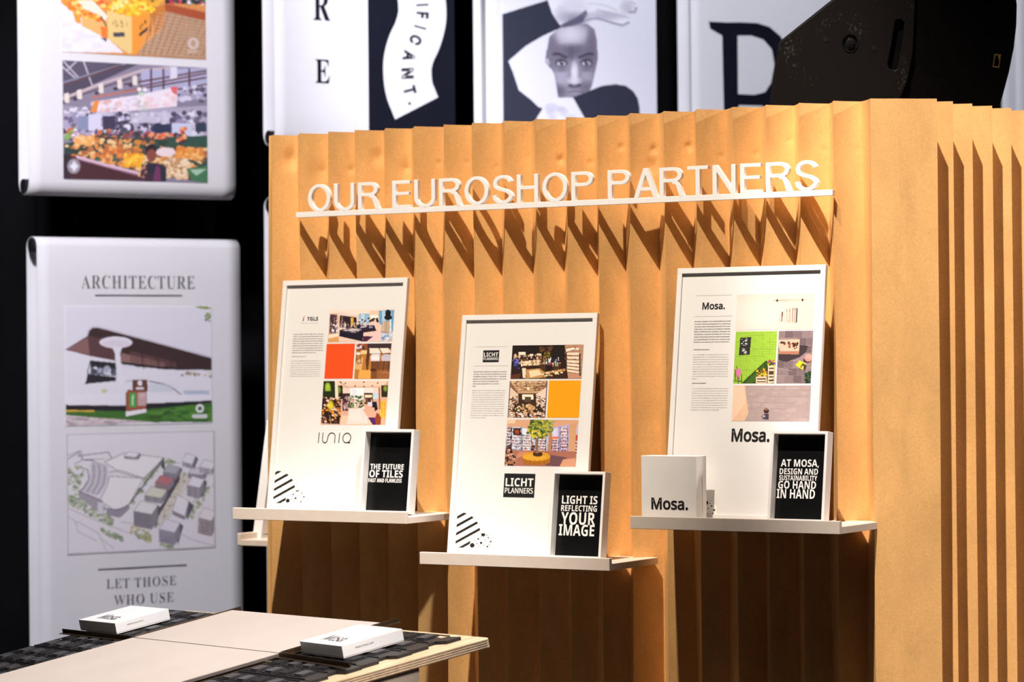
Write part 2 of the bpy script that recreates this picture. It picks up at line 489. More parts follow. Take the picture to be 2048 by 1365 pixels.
nodes = []     # plan polyline of creases: (x, y, kind, seed)
side_l = [(-1.09, .30), (-1.17, .23), (-1.10, .165), (-1.175, .10), (-1.105, .06), (-1.166, .028)]
for i, (x, y) in enumerate(side_l): nodes.append((x, y, 's', i))
nodes[0:0] = [(-1.17 if k % 2 else -1.09, .30+.07*k, 's', k) for k in range(20, 0, -1)]
for i, x in enumerate(peaks):
    nodes.append((x, 0, 'p', i))
    if i < len(peaks)-1: nodes.append((x+.51*(peaks[i+1]-x), .092, 'v', i))
nodes.append((1.584, .064, 'c', 90)); nodes.append((1.693, .152, 'q', 91))
dS = Vector((.208, .978)); nS = Vector((.978, -.208))
def side_peak(px, y):     # the crease seen at this pixel column, at depth y
    return hit(px, 600, (0, y, 0), (0, 1, 0)).x
sp = [(1.693, .152)]
for k, px in enumerate([1909.5, 1949, 1988, 2026.5, 2064, 2101, 2138, 2175]):
    y = .152+.131*(k+1); sp.append((side_peak(px, y), y))
for a, b in zip(sp, sp[1:]):
    m_ = Vector(a)+(Vector(b)-Vector(a))*.5-nS*.092
    nodes.append((m_.x, m_.y, 'w', len(nodes))); nodes.append((b[0], b[1], 'q', len(nodes)))


def node_at(n, z):
    x, y, k, s = n
    low = max(0, 1-z/1.5)
    if k == 'p':
        if s == 0: return (x-.018*(2.65-z)/1.6, y)
        return (x+wob(s, z, .0022)+low*wob(s+5, z, .006), y+wob(s*2+1, z, .0012))
    if k == 'v':
        return (x+wob(s+11, z, .004)+low*wob(s+2, z, .012), y+wob(s+3, z, .004)+low*wob(s+7, z, .010))
    if k == 's': return (x-.024*(2.65-z)/1.6 if s == 5 and x < -1.16 else x, y)
    return (x+wob(s, z, .001), y)


dents = []    # (node index, z, size, depth): small crushed spots beside the inner folds near the top
for i in range(1, 19):
    dents.append((i, 2.50+rs.uniform(-.03, .04), rs.uniform(.008, .014), rs.uniform(.001, .004)))
for i, z, s_, d in ((0, 2.56, .04, .010), (9, 2.50, .014, .0045), (9, 2.44, .012, .004), (12, 2.52, .014, .005), (12, 2.46, .03, .005), (13, 2.53, .012, .005), (3, 2.55, .03, .006), (4, 2.5, .03, .005), (1, 2.5, .04, .004)):
    dents.append((i, z, s_, d))


def panel(mb, A, B, nn, idx=None, big=False):
    """one face between creases A and B"""
    P = []
    zs = ZS if not big else ZS
    if idx is not None: zs = sorted(set(list(np.arange(2.36, 2.657, .008))+ZS))
    for z in zs:
        a = Vector(node_at(A, z)); b = Vector(node_at(B, z)); d = (b-a); n = Vector((d.y, -d.x)).normalized()
        row = []
        for k in range(nn+1):
            t = k/nn; p = a+d*t; h = 0
            e = 4*t*(1-t)
            h += -.0035*e*(1 if z > 2.2 else .7)+.0012*e*math.sin(z*7+A[3])
            if idx is not None:
                for (i, dz, s_, dep) in dents:
                    if i == idx:
                        q = ((t-.86)*.115/s_)**2+((z-dz)/s_)**2
                        if q < 6: h -= dep*math.exp(-q)*(1 if t < .99 else 0)*(1-t**14)
            p = p+n*h
            row.append((p.x, p.y, min(z, TOPZ)))
        P.append(row)
    v = [q for r in P for q in r]; f = []
    for j in range(len(P)-1):
        for k in range(nn):
            o = j*(nn+1)+k; f.append((o, o+1, o+nn+2, o+nn+1))
    mb.add(v, f)


i = 0; fold = 0
while i < len(nodes)-1:
    mb = MB()
    k = nodes[i][2]
    if k == 'p' and i+1 < len(nodes) and nodes[i+1][2] == 'v':
        panel(mb, nodes[i], nodes[i+1], 16, nodes[i][3]); panel(mb, nodes[i+1], nodes[i+2], 4); i += 2
    elif k == 'p':
        panel(mb, nodes[i], nodes[i+1], 6); panel(mb, nodes[i+1], nodes[i+2], 6); i += 2
    elif k == 'q':
        panel(mb, nodes[i], nodes[i+1], 4); panel(mb, nodes[i+1], nodes[i+2], 6); i += 2
    else:
        n_ = min(2, len(nodes)-1-i)
        if nodes[i+1][2] == 'p': n_ = 1
        for q in range(n_): panel(mb, nodes[i+q], nodes[i+q+1], 3)
        i += n_
    o = mb.build('pleat', KRAFT, pt, smooth=True)
    if k == 'p' and nodes[i][2] == 'q': tag(o, 'wide flat corner panel of smooth kraft paper')

# ================================================================== LETTER SIGN
SF = Frame((0, -.034, 0), (1, 0, 0), (0, 0, 1))
sg = thing('letter_sign', Frame((.2, -.034, 2.327), (1, 0, 0), (0, 0, 1)), 'white raised letters OUR EUROSHOP PARTNERS on a thin rail across the pleated paper', 'sign')
SGF = Frame((.2, -.034, 2.327), (1, 0, 0), (0, 0, 1))
xa, za = SGF.loc(591.5, 425.4); xb, zb = SGF.loc(1665, 378.6); z1 = (za+zb)/2
MB().box(xa, xb, z1-.0215, z1, -.021, 0).build('rail', SIGNW, sg, bevel=.001)
lx0, _ = SGF.loc(615.5, 390); lx1, _ = SGF.loc(1636, 350)


def stroke(pts, w, closed=False):
    """band of width w along a polyline: one outline (open) or two (closed)"""
    n = len(pts); Lf = []; Rt = []
    for i in range(n):
        if closed: a, b, c = pts[i-1], pts[i], pts[(i+1) % n]
        else: a, b, c = pts[max(i-1, 0)], pts[i], pts[min(i+1, n-1)]
        e1 = Vector(b)-Vector(a); e2 = Vector(c)-Vector(b)
        if e1.length < 1e-9: e1 = e2
        if e2.length < 1e-9: e2 = e1
        e1.normalize(); e2.normalize()
        n1 = Vector((-e1.y, e1.x)); n2 = Vector((-e2.y, e2.x)); m = (n1+n2)
        m = m.normalized() if m.length > .2 else n1
        k = w/2/max(m.dot(n1), .5)
        Lf.append((b[0]+m.x*k, b[1]+m.y*k)); Rt.append((b[0]-m.x*k, b[1]-m.y*k))
    return [Rt, Lf] if closed else [Rt+Lf[::-1]]


def arc(cx, cy, rx, ry, a0, a1, n=14):
    return [(cx+rx*math.cos(math.radians(a0+(a1-a0)*i/n)), cy+ry*math.sin(math.radians(a0+(a1-a0)*i/n))) for i in range(n+1)]


def glyph_strokes(ch, w):
    """grotesque capitals, cap height 1; returns (advance, list of loop groups)"""
    h = w/2
    G = []
    def s(*p, **k): G.append(stroke(list(p), w, **k))
    if ch == 'O': G.append(stroke(arc(.37, .5, .37-h, .5+.012-h, 0, 360-360/36, 35), w, True)); return .74, G
    if ch == 'U': s((h, 1), *arc(.33, .33, .33-h, .345-h, 180, 360, 18), (.66-h, 1)); return .66, G
    if ch == 'R' or ch == 'P':
        s((h, 0), (h, 1))
        s((h, 1-h), (.36, 1-h), *arc(.38, .745, .255-h, .255-h, 90, -90, 16), (h, .49+h))
        if ch == 'R': s((.36, .47), *arc(.42, .30, .175-h, .195, 90, 20, 6), (.60, .10), (.635, 0)); return .665, G
        return .635, G
    if ch == 'E': s((h, 0), (h, 1)); s((h, 1-h), (.57, 1-h)); s((h, .53), (.54, .53)); s((h, h), (.58, h)); return .58, G
    if ch == 'S':
        G.append(stroke([(h, .31)]+arc(.30, .265, .30-h, .277-h, 190, 300, 10)+[(.52, .17), (.565, .26), (.53, .36), (.42, .45), (.20, .53), (.10, .60), (.075, .72), (.10, .83)]+arc(.31, .735, .29-h, .277-h, 150, 10, 12), w)); return .62, G
    if ch == 'H': s((h, 0), (h, 1)); s((.64-h, 0), (.64-h, 1)); s((h, .53), (.64-h, .53)); return .64, G
    if ch == 'A': s((h*.9, 0), (.335, 1.0)); s((.67-h*.9, 0), (.335, 1.0)); s((.13, .30), (.54, .30)); G.append([[(.335-h*1.05, .94), (.335+h*1.05, .94), (.335+h*1.0, 1), (.335-h*1.0, 1)]]); return .67, G
    if ch == 'T': s((.29, 0), (.29, 1)); s((0, 1-h), (.58, 1-h)); return .58, G
    if ch == 'N': s((h, 0), (h, 1)); s((.64-h, 0), (.64-h, 1)); s((h*1.15, 1-.02), (.64-h*1.15, .02)); return .64, G
    return .25, G


caph = .1085; wst = .118; gap = .125; total = 0; lay = []
for ch in 'OUR EUROSHOP PARTNERS':
    if ch == ' ': total += .31; continue
    a, G = glyph_strokes(ch, wst); lay.append((total, ch, G)); total += a+gap*(.5 if ch in 'A' else 1)
total -= gap
kx = (lx1-lx0)/total
for x, ch, G in lay:
    mb = MB()
    mb.region([[[(lx0+(x+p[0])*kx, z1-.001+p[1]*caph) for p in l] for l in g] for g in G], -.018, 0)
    mb.build('letter', SIGNW, sg, bevel=.0006, seg=1)

# ================================================================== SHELVES
def shelf(name, x0, x1, z0, label, yb=.06):
    t = thing(name, Frame((x0, -.31, z0), (1, 0, 0), (0, 0, 1)), label, 'shelf', None)
    w = x1-x0
    MB().box(0, w, 0, .0255, -(yb+.31), -.02).build('board', WHITEL, t, bevel=.0015)
    MB().box(0, w, 0, .0455, -.02, 0).build('front_lip', WHITEL, t, bevel=.0015)
    return t


shelf('picture_ledge', -1.111, -.291, 1.1185, 'white wooden picture ledge on the left holding the framed poster with the orange panel')
shelf('picture_ledge', -.229, .595, .9685, 'white wooden picture ledge in the middle, the lowest of the three on the paper')
shelf('picture_ledge', .683, 1.511, 1.1245, 'white wooden picture ledge on the right holding the box lettered Mosa')

# ================================================================== FRAMES
LEAN = math.radians(7.8)


def lean_frame(x, y, z, a=LEAN):
    return Frame((x, y, z), (1, 0, 0), (0, math.sin(a), math.cos(a)))


def greek(fr, lines, parent, m, hgt, seed=1, z=.0004):
    """illegible small print: words as rows of tiny strokes. lines = [(x0, y, x1)]"""
    r = random.Random(seed); mb = MB()
    for (xa_, y, xb_) in lines:
        x = xa_
        while x < xb_:
            n = r.randint(2, 9)
            for k in range(n):
                if x > xb_: break
                w = hgt*r.uniform(.35, .55); hh = hgt*r.choice((.62, .62, .62, .95)); d = hgt*.16
                kind = r.randint(0, 3)
                mb.add([(x, y, z), (x+d, y, z), (x+d, y+hh, z), (x, y+hh, z)], [(0, 1, 2, 3)])
                if kind != 1: mb.add([(x, y+hgt*.5, z), (x+w, y+hgt*.5, z), (x+w, y+hgt*.62, z), (x, y+hgt*.62, z)], [(0, 1, 2, 3)])
                if kind != 2: mb.add([(x+w-d, y, z), (x+w, y, z), (x+w, y+hgt*.6, z), (x+w-d, y+hgt*.6, z)], [(0, 1, 2, 3)])
                if kind == 0: mb.add([(x, y, z), (x+w, y, z), (x+w, y+hgt*.12, z), (x, y+hgt*.12, z)], [(0, 1, 2, 3)])
                x += w+hgt*.14
            x += hgt*.45
    return mb.build('small_print', m, parent)


def deco(fr, ox, oy, sc, corners, parent, z=.0004, cut=False):
    """striped disc and speckled disc printed in the lower left corner"""
    P = Pic(*corners, 150, 150, 'efe9e6')
    (x0, y0), (x1, _), (_, y1), _ = corners
    W_ = x1-x0; H_ = y1-y0
    al = np.zeros(P.X.shape, bool)
    if not cut:
        c1 = (x0+.05*W_, y0+.66*H_, .60*W_)
        m1 = (P.X-c1[0])**2+(P.Y-c1[1])**2 <= c1[2]**2
        al |= m1; P.put(m1, 'f3eeea')
        tt = (P.Y-y0)*1.0+(P.X-x0)*.60
        per = .215*H_
        P.put(m1 & (np.mod(tt+.03*H_, per) < per*.36), '141414')
    c2 = (x0+.72*W_, y1-.06*H_, .34*W_)
    m2 = ((P.X-c2[0])**2+(P.Y-c2[1])**2 <= c2[2]**2)
    al |= m2; P.put(m2, 'f6f2ee')
    for (a, b, r) in ((.72, .64, .045), (.45, .93, .05), (.60, .76, .02), (.86, .72, .016), (.68, .86, .026), (.85, .95, .02), (.93, .82, .02), (.57, .88, .014), (.78, .78, .012), (.66, .70, .012), (.76, .92, .012), (.9, .9, .012), (.82, .66, .012), (.62, .95, .01), (.52, .80, .012)):
        P.put(m2 & (((P.X-x0-a*W_)**2+(P.Y-y0-b*H_)**2) <= (1.25*r*W_)**2), '141414')
    return P.place('corner_print', fr, ox, oy, sc, parent, z, PRINT, al)


def big_frame(x0, x1, ztop, zb, label, yb=-.16):
    """61 x 91 poster frame leaning back on the paper; local origin at the lower left front corner"""
    h = (ztop-zb)/math.cos(LEAN); fr = lean_frame(x0, yb, zb+.0028); w = x1-x0; r = .020
    t = thing('framed_poster', fr, label, 'picture frame')
    for n_, a in (('bottom', (0, w, 0, r)), ('top', (0, w, h-r, h)), ('left', (0, r, r, h-r)), ('right', (w-r, w, r, h-r))):
        MB().box(a[0], a[1], a[2], a[3], -.018, 0).build('moulding', WHITE, t, bevel=.0008, seg=1)
    MB().box(r*.5, w-r*.5, r*.5, h-r*.5, -.0175, -.012).build('backing_board', DARKMETAL, t)
    p = mesh('poster', [(x, y, -.008) for y in (r, h-r) for x in (r, w-r)], [(0, 1, 3, 2)], POSTER, t)
    # gently buckled sheet
    N_ = 24; vv = []; ff = []
    for j in range(N_+1):
        for i_ in range(N_+1):
            a = i_/N_; b = j/N_
            vv.append((r+(w-2*r)*a, r+(h-2*r)*b, -.0085))
    for j in range(N_):
        for i_ in range(N_):
            o = j*(N_+1)+i_; ff.append((o, o+1, o+N_+2, o+N_+1))
    me = bpy.data.meshes.new('poster'); me.from_pydata(vv, [], ff); me.materials.append(POSTER); p.data = me
    fr2 = Frame(fr.W(0, 0, -.008), fr.x, fr.y)
    return t, p, fr, h


def pos(fr, ox, oy, sc, x, y, z=-.008): return fr.loc(ox+x/sc, oy+y/sc, z)


def ptext(fr, name, s, ox, oy, sc, x0, y0, x1, y1, m, parent, z=-.0079, **kw):
    """text fitted between crop points: (x0, y0) lower left and (x1, y1) upper right"""
    a = pos(fr, ox, oy, sc, x0, y0, z); b = pos(fr, ox, oy, sc, x1, y1, z)
    return text(name, s, a[0], a[1], b[0]-a[0], b[1]-a[1], m, parent, z, **kw)


PZ = -.0081
# ---- left frame -----------------------------------------------------------
t, po, fr, hh = big_frame(-1.056, -.455, 2.061, 1.144, 'large white framed poster with an orange panel, on the left ledge')
o5 = (560, 600, 4.55)
A = Pic((450, 88), (1043, 84), (1020, 382), (440, 382), 170, 86, 'e8c9bb')
A.poly('f2ded2', (445, 88), (1043, 84), (1040, 110), (720, 140), (530, 120), (450, 130)).rect('c9a796', 450, 120, 530, 300)
A.poly('4a2c33', (455, 130), (515, 135), (513, 300), (450, 310)).bars([(455, 140), (510, 140), (510, 290), (455, 290)], 40, 5, 8, 22, ['d8c8c0', '2a1c28', 'a08890', '705060'])
A.poly('e4cfc5', (520, 100), (700, 150), (700, 190), (520, 140)).poly('2a1a26', (543, 138), (697, 160), (697, 260), (543, 250))
A.bars([(545, 145), (695, 165), (695, 250), (545, 240)], 60, 6, 15, 45, ['e8dcd8', '15101c', '8a4a30', 'b8a8b0', '3a3050', 'd0a070'])
A.rect('d8b050', 645, 160, 668, 230).rect('8fb8d8', 718, 125, 815, 220).rect('c0d4e4', 740, 130, 770, 215).poly('6aa0c8', (900, 100), (1040, 96), (1030, 300), (905, 220))
A.rect('b0d0e4', 930, 105, 960, 230).rect('dfeaf0', 1000, 110, 1012, 290).ell('fff0e0', 858, 160, 38, 30).rect('e8c8b0', 815, 100, 900, 140)
A.ell('15101c', 985, 130, 26, 38).ell('15101c', 985, 165, 36, 22).spots([(810, 165), (895, 165), (895, 200), (810, 200)], 20, 6, 12, ['1a1018', '3a2020'])
A.poly('1a1226', (545, 275), (640, 250), (765, 262), (755, 380), (545, 330)).poly('241a30', (700, 225), (860, 235), (880, 285), (760, 300), (700, 260))
A.spots([(585, 262), (660, 255), (750, 275), (690, 300), (580, 285)], 40, 10, 20, ['a8a0b0', '6a6078', 'd0c4c0', '3c3448'], .5)
A.spots([(740, 235), (840, 240), (840, 255), (740, 252)], 16, 8, 12, ['c8c0c8', '8078a0'], .5)
A.poly('e8c8c8', (870, 290), (985, 270), (1000, 382), (790, 382)).poly('a8c4e0', (930, 300), (1020, 300), (1018, 378), (920, 378)).spots([(920, 310), (1015, 310), (1015, 375), (930, 375)], 16, 8, 16, ['d8e0f0', '7090c0', 'c8b0b0'])
A.poly('c0a890', (935, 195), (1000, 200), (995, 305), (918, 295)).line('a03a28', 5, (920, 297), (985, 303)).line('e0d8c8', 4, (945, 200), (935, 290)).line('806850', 4, (970, 205), (965, 300))
A.rect('d8a060', 440, 300, 540, 382).poly('f4dccc', (445, 315), (535, 300), (540, 330), (445, 350)).poly('4a2040', (760, 330), (850, 335), (790, 382), (755, 382)).spots([(480, 220), (530, 220), (530, 300), (480, 300)], 12, 6, 12, ['efe6e0', '8090b0'])
A.spots([(720, 180), (800, 180), (800, 240), (720, 240)], 14, 5, 10, ['e8e0e0', '201828', '303858'])
A.place('photo', fr, *o5, po, PZ, PRINT)
A = Pic((428, 400), (688, 400), (655, 718), (400, 718), 8, 8, 'e9501b'); tag(A.place('colour_panel', fr, *o5, po, PZ, PRINT), 'plain orange square')
A = Pic((703, 400), (1015, 397), (993, 720), (668, 720), 110, 110, 'b87a38')
A.rect('3c2a30', 800, 395, 1020, 445).rect('8c5028', 703, 398, 800, 470).spots([(703, 400), (770, 400), (760, 450), (700, 450)], 18, 8, 16, ['d05030', '402838', 'd8d0d0', '8a3828'])
A.poly('e8c890', (740, 460), (800, 460), (790, 495), (735, 495)).poly('5a3418', (800, 440), (830, 440), (810, 560), (790, 700), (780, 560)).poly('e0b070', (690, 560), (760, 520), (740, 640), (680, 630))
A.poly('e8a850', (720, 640), (825, 637), (820, 718), (705, 718)).poly('7a4a2a', (830, 560), (1000, 560), (995, 718), (825, 718)).poly('9a6034', (880, 640), (1000, 640), (995, 718), (880, 718))
A.poly('f0e0d4', (818, 440), (900, 440), (922, 488), (818, 490)).poly('f0e0d4', (908, 440), (985, 440), (1013, 480), (935, 488)).line('2a1a18', 5, (902, 440), (925, 488)).line('3a2420', 6, (818, 493), (1012, 490))
A.poly('d8d4e0', (822, 520), (840, 492), (912, 492), (905, 558), (828, 560)).poly('c4c0d0', (920, 520), (950, 495), (1010, 500), (1005, 558), (928, 558)).ell('f0eae8', 870, 530, 36, 24)
A.ell('ece0d0', 715, 490, 20, 13).line('303048', 5, (700, 500), (695, 570)).line('303048', 5, (733, 500), (738, 560)).line('404058', 4, (700, 540), (735, 540)).spots([(690, 560), (740, 560), (730, 600), (690, 600)], 6, 5, 9, ['483858'])
for q in ((845, 560, 840, 640), (885, 560, 895, 640), (950, 560, 935, 650), (990, 560, 985, 660)): A.line('3c2418', 5, q[:2], q[2:])
A.ell('4a2c1c', 850, 640, 30, 14).line('c08860', 6, (920, 660), (990, 665)).rect('6a3c20', 830, 570, 905, 625, a=.5)
A.place('photo', fr, *o5, po, PZ, PRINT)
A = Pic((402, 738), (992, 740), (955, 1145), (365, 1133), 170, 116, 'd8a890')
A.poly('f2cdb8', (500, 738), (990, 740), (940, 790), (560, 790)).poly('1c2a10', (400, 738), (512, 738), (505, 900), (385, 930)).poly('7a9a30', (425, 760), (455, 760), (470, 830), (410, 830)).soft('a8c840', 438, 790, 30, 45)
A.rect('20180c', 515, 780, 575, 900).soft('7a9a30', 540, 820, 22, 40).rect('2a2410', 925, 780, 985, 890).soft('8aa038', 962, 810, 22, 34).rect('e8d0c8', 575, 800, 920, 900)
A.rect('f0f4f8', 645, 805, 765, 900).rect('dfe4f0', 660, 815, 700, 890).rect('c0d4e4', 848, 850, 905, 905).rect('e8e0dc', 765, 800, 850, 850)
A.rect('3a2028', 570, 850, 640, 1010).bars([(575, 870), (635, 870), (635, 990), (575, 990)], 40, 7, 12, 40, ['c0a0a8', '181018', '704858', 'e0c8c0']).rect('4a2a20', 768, 850, 848, 950).rect('f8e0b8', 775, 868, 842, 890)
A.bars([(770, 895), (845, 895), (845, 940), (770, 940)], 24, 8, 12, 30, ['201418', 'e0d0c8', '704838']).spots([(640, 870), (750, 870), (760, 990), (640, 990)], 110, 5, 13, ['24401c', '4a7830', 'b0b8a0', '182c14', 'e0e0d8'])
A.spots([(680, 880), (715, 880), (715, 980), (680, 980)], 26, 5, 9, ['e8c8c0', 'd88880', 'f0e8e0'])
A.poly('f0c4a8', (560, 1050), (800, 1060), (840, 1140), (545, 1138)).poly('ecd4d0', (625, 990), (745, 985), (790, 1060), (800, 1130), (600, 1130), (620, 1060)).rect('f0dcd8', 630, 1000, 740, 1100)
A.poly('4a2060', (800, 1075), (870, 1075), (890, 1140), (840, 1142)).poly('8a3c1c', (860, 1090), (880, 1030), (920, 1060), (910, 1142), (870, 1142)).poly('eab840', (910, 925), (970, 920), (960, 1080), (930, 1085), (905, 1060))
A.line('c08820', 5, (930, 930), (925, 1070)).line('c08820', 5, (950, 930), (948, 1070)).poly('181420', (840, 930), (880, 930), (890, 1000), (860, 1020), (840, 980)).poly('d8a890', (795, 975), (860, 985), (862, 1060), (790, 1040)).rect('d8d0e8', 800, 935, 840, 970)
A.poly('2c1812', (385, 900), (560, 900), (540, 1130), (370, 1120)).spots([(380, 880), (560, 890), (545, 1110), (370, 1110)], 130, 5, 15, ['c8a088', '1c100c', 'd88828', '6a3c28', '3a2014', 'e8d0c0'])
A.soft('e0d020', 462, 960, 34, 50).line('e09020', 12, (470, 1000), (505, 1080)).line('e09020', 8, (440, 1000), (500, 1050)).spots([(510, 860), (545, 880), (545, 960), (515, 960)], 20, 6, 12, ['d8a078', '4a2c20'])
for q in ((370, 1070, 380, 1130), (415, 1070, 405, 1130), (450, 1050, 460, 1130)): A.line('d0a080', 4, q[:2], q[2:])
for q in ((560, 750), (600, 760), (690, 785), (770, 750), (770, 790), (895, 760), (845, 785)): A.ell('5a3c34', q[0], q[1], 7, 7)
A.line('5a4038', 4, (545, 742), (620, 800)).poly('f0d8c8', (505, 738), (530, 738), (535, 900), (505, 900)).rect('a86040', 900, 800, 915, 1000)
A.place('photo', fr, *o5, po, PZ, PRINT)
ptext(fr, 'heading', sbold('TGLS'), *o5, 246, 190, 348, 155, INK, po, font=NOTO)
A = Pic((195, 130), (240, 130), (236, 198), (192, 198), 30, 40, 'efe9e6')
A.line('e08858', 5, (203, 148), (222, 175)).line('a06860', 5, (230, 142), (212, 172)).poly('202448', (212, 172), (203, 192), (218, 192)).line('403040', 4, (210, 172), (216, 180))
A.place('logo', fr, *o5, po, PZ, PRINT)
def gl(fr, o, x0, x1, y0, y1, n, last=1.0, z=-.0079, skew=0):
    L = []
    for k in range(n):
        y = y0+(y1-y0)*k/(n-1) if n > 1 else y0
        a = pos(fr, *o, x0+skew*k, y, z); b = pos(fr, *o, (x0+(x1-x0)*(last if k == n-1 else 1))+skew*k, y, z)
        L.append((a[0], a[1], b[0]))
    return L
greek(fr, gl(fr, o5, 122, 398, 318, 486, 9, .78, skew=-1.6), po, GREYINK, .0042, 3, -.0079)
greek(fr, gl(fr, o5, 106, 236, 520, 520, 1), po, INK, .0034, 5, -.0079)
greek(fr, gl(fr, o5, 98, 370, 560, 698, 8, 1.0, skew=-1.2), po, PALEINK, .0034, 6, -.0079)
greek(fr, gl(fr, o5, 188, 350, 216, 216, 1), po, PALEINK, .0024, 9, -.0079)
# the curly IUNIQ wordmark
mb = MB()
def cst(pts, w): 
    for l in stroke([pos(fr, *o5, *p, z=-.0079) for p in pts], w): pass
    mb.prism(stroke([pos(fr, *o5, *p, z=-.0079) for p in pts], w), -.0079, -.0076, bottom=False)
cst([(358, 1208), (348, 1302)], .0034)
cst([(392, 1210), (386, 1275)]+[(386+22-22*math.cos(a), 1275+27*math.sin(a)) for a in np.linspace(.2, 3.1, 9)]+[(438, 1240)]+[(468-30*math.cos(a)+4, 1242-30*math.sin(a)) for a in np.linspace(.1, 3.0, 10)]+[(496, 1305)], .0034)
cst([(544, 1212), (534, 1304)], .0034)
mb.prism(stroke([pos(fr, *o5, 608+36*math.cos(a)-4*math.sin(a), 1258+44*math.sin(a), -.0079) for a in np.linspace(0, 2*math.pi, 25)[:-1]], .0034, True), -.0079, -.0076, bottom=False)
cst([(604, 1300), (640, 1302)], .0034)
mb.build('wordmark', INK, po)
deco(fr, 450, 540, 2.438, ((240, 955), (400, 955), (400, 1140), (240, 1140)), po, PZ)

# ---- middle frame ---------------------------------------------------------
t, po, fr, hh = big_frame(-.203, .398, 1.909, .9945, 'large white framed LICHT PLANNERS poster with a yellow panel, on the middle ledge')
o6 = (920, 670, 4.0148)
A = Pic((422, 88), (993, 77), (975, 353), (405, 355), 170, 84, '2a1610')
A.poly('c09070', (845, 80), (992, 77), (975, 352), (850, 350)).poly('1a0e0c', (430, 88), (845, 80), (845, 200), (430, 180))
for x in range(850, 990, 14): A.line('a87858', 3, (x, 80), (x-2, 200))
A.bars([(430, 150), (700, 160), (700, 230), (430, 230)], 150, 7, 5, 16, ['e0b890', 'c07848', '3a201c', 'f0e0c8', '8a5030', '604838'])
A.rect('f4e8d8', 472, 140, 528, 162).rect('f0dcc0', 560, 155, 590, 170).rect('e8d0b0', 618, 152, 655, 168).spots([(430, 190), (480, 190), (480, 280), (430, 280)], 34, 5, 9, ['4050c8', '202048', '8088e0', '302030'])
A.spots([(640, 90), (740, 90), (740, 170), (650, 170)], 30, 8, 16, ['4a2c18', '241410', '60401c']).spots([(685, 140), (720, 145), (720, 180), (680, 180)], 16, 6, 12, ['8a7828', '504818'])
A.poly('e8c8a0', (490, 215), (640, 200), (640, 245), (490, 250)).bars([(490, 215), (635, 205), (635, 240), (490, 245)], 30, 7, 8, 14, ['4a2c20', 'fff0e0']).rect('3a1c14', 500, 250, 560, 345).poly('f0dcc4', (500, 270), (530, 268), (530, 345), (505, 345))
A.poly('4a2a18', (640, 235), (810, 225), (800, 300), (650, 300)).line('c8a070', 5, (635, 235), (810, 226)).rect('1c100c', 690, 240, 745, 300).bars([(670, 180), (790, 175), (790, 225), (670, 228)], 50, 6, 14, 34, ['d8c890', '4068b0', 'f0f0e8', 'b03030', '90a040', '202040', 'e0e8f0'])
A.poly('c09058', (530, 280), (640, 270), (680, 300), (880, 265), (900, 290), (700, 345), (540, 352)).poly('f0d8b0', (555, 290), (635, 280), (660, 320), (565, 345)).poly('3a2014', (660, 320), (860, 290), (870, 350), (700, 352)).spots([(640, 315), (880, 270), (900, 285), (680, 345)], 40, 5, 9, ['e8c890', '8a5c30', 'fff0d0'])
A.rect('241410', 848, 120, 858, 330).rect('241410', 958, 150, 968, 330)
for k, y in enumerate((110, 145, 175, 205, 230, 255, 280)): A.poly('f4e0cc', (862, y), (955, y-8+k*4), (955, y+14+k*3), (862, y+16)).line('20120e', 4, (850, y+19), (970, y+16+k*3))
A.poly('f4e0cc', (852, 112), (915, 96), (918, 125), (852, 138)).line('241410', 4, (852, 140), (930, 118), (928, 94), (852, 108)).poly('5a3020', (405, 325), (490, 310), (480, 355), (405, 355)).spots([(520, 320), (560, 320), (560, 352), (520, 352)], 8, 5, 9, ['c89058'])
A.place('photo', fr, *o6, po, PZ, PRINT)
A = Pic((402, 370), (703, 370), (685, 668), (380, 665), 110, 108, '8a6248')
A.poly('c8a078', (402, 370), (703, 370), (640, 470), (470, 470)).spots([(410, 372), (700, 372), (640, 450), (470, 450)], 90, 5, 14, ['6a4a34', 'e8c8a0', 'a87c58', '503828'], .35)
for y in (395, 415, 435, 452): A.line('5a4030', 3, (420, y), (690, y-4))
A.poly('e0c8b0', (405, 420), (470, 480), (470, 560), (390, 620)).poly('e8d0c0', (695, 420), (610, 480), (620, 560), (690, 620)).rect('382418', 470, 470, 610, 560).rect('f8e8d0', 500, 480, 590, 520).rect('584030', 520, 500, 570, 540)
for k in range(5):
    y = 500+k*28; A.line('503424', 5, (392, y+20), (470, 490+k*14)).line('503424', 5, (690, y+20), (615, 490+k*14))
A.spots([(392, 500), (465, 490), (465, 600), (390, 640)], 50, 5, 9, ['3a2418', 'f0e0d0', 'a86840']).spots([(615, 490), (690, 500), (690, 640), (620, 600)], 50, 5, 9, ['3a2418', 'f0e0d0', '8a5838'])
A.poly('c89868', (505, 560), (575, 560), (590, 630), (490, 630)).poly('3c2818', (440, 560), (505, 540), (500, 630), (410, 640)).poly('3c2818', (575, 540), (640, 560), (680, 640), (590, 630))
A.spots([(385, 625), (685, 625), (685, 665), (383, 662)], 130, 6, 13, ['f0e4dc', '4a2c20', 'd8c0b0', '181010', 'c89870'], .6).spots([(440, 560), (640, 560), (650, 620), (430, 620)], 50, 5, 11, ['20140e', 'c8a070', 'e8d0a8'])
A.line('4a4450', 9, (402, 370), (382, 665)).line('4a4450', 9, (700, 370), (682, 667)).rect('f8f0e0', 540, 425, 556, 437)
for x in (425, 470, 520, 565, 610, 655): A.ell('fff0d0', x, 385, 5, 4)
A.place('photo', fr, *o6, po, PZ, PRINT)
A = Pic((717, 368), (973, 366), (955, 668), (697, 665), 8, 8, 'f0a008'); tag(A.place('colour_panel', fr, *o6, po, PZ, PRINT), 'plain yellow square')
A = Pic((378, 682), (953, 683), (930, 1058), (358, 1055), 175, 116, 'c8b8c8')
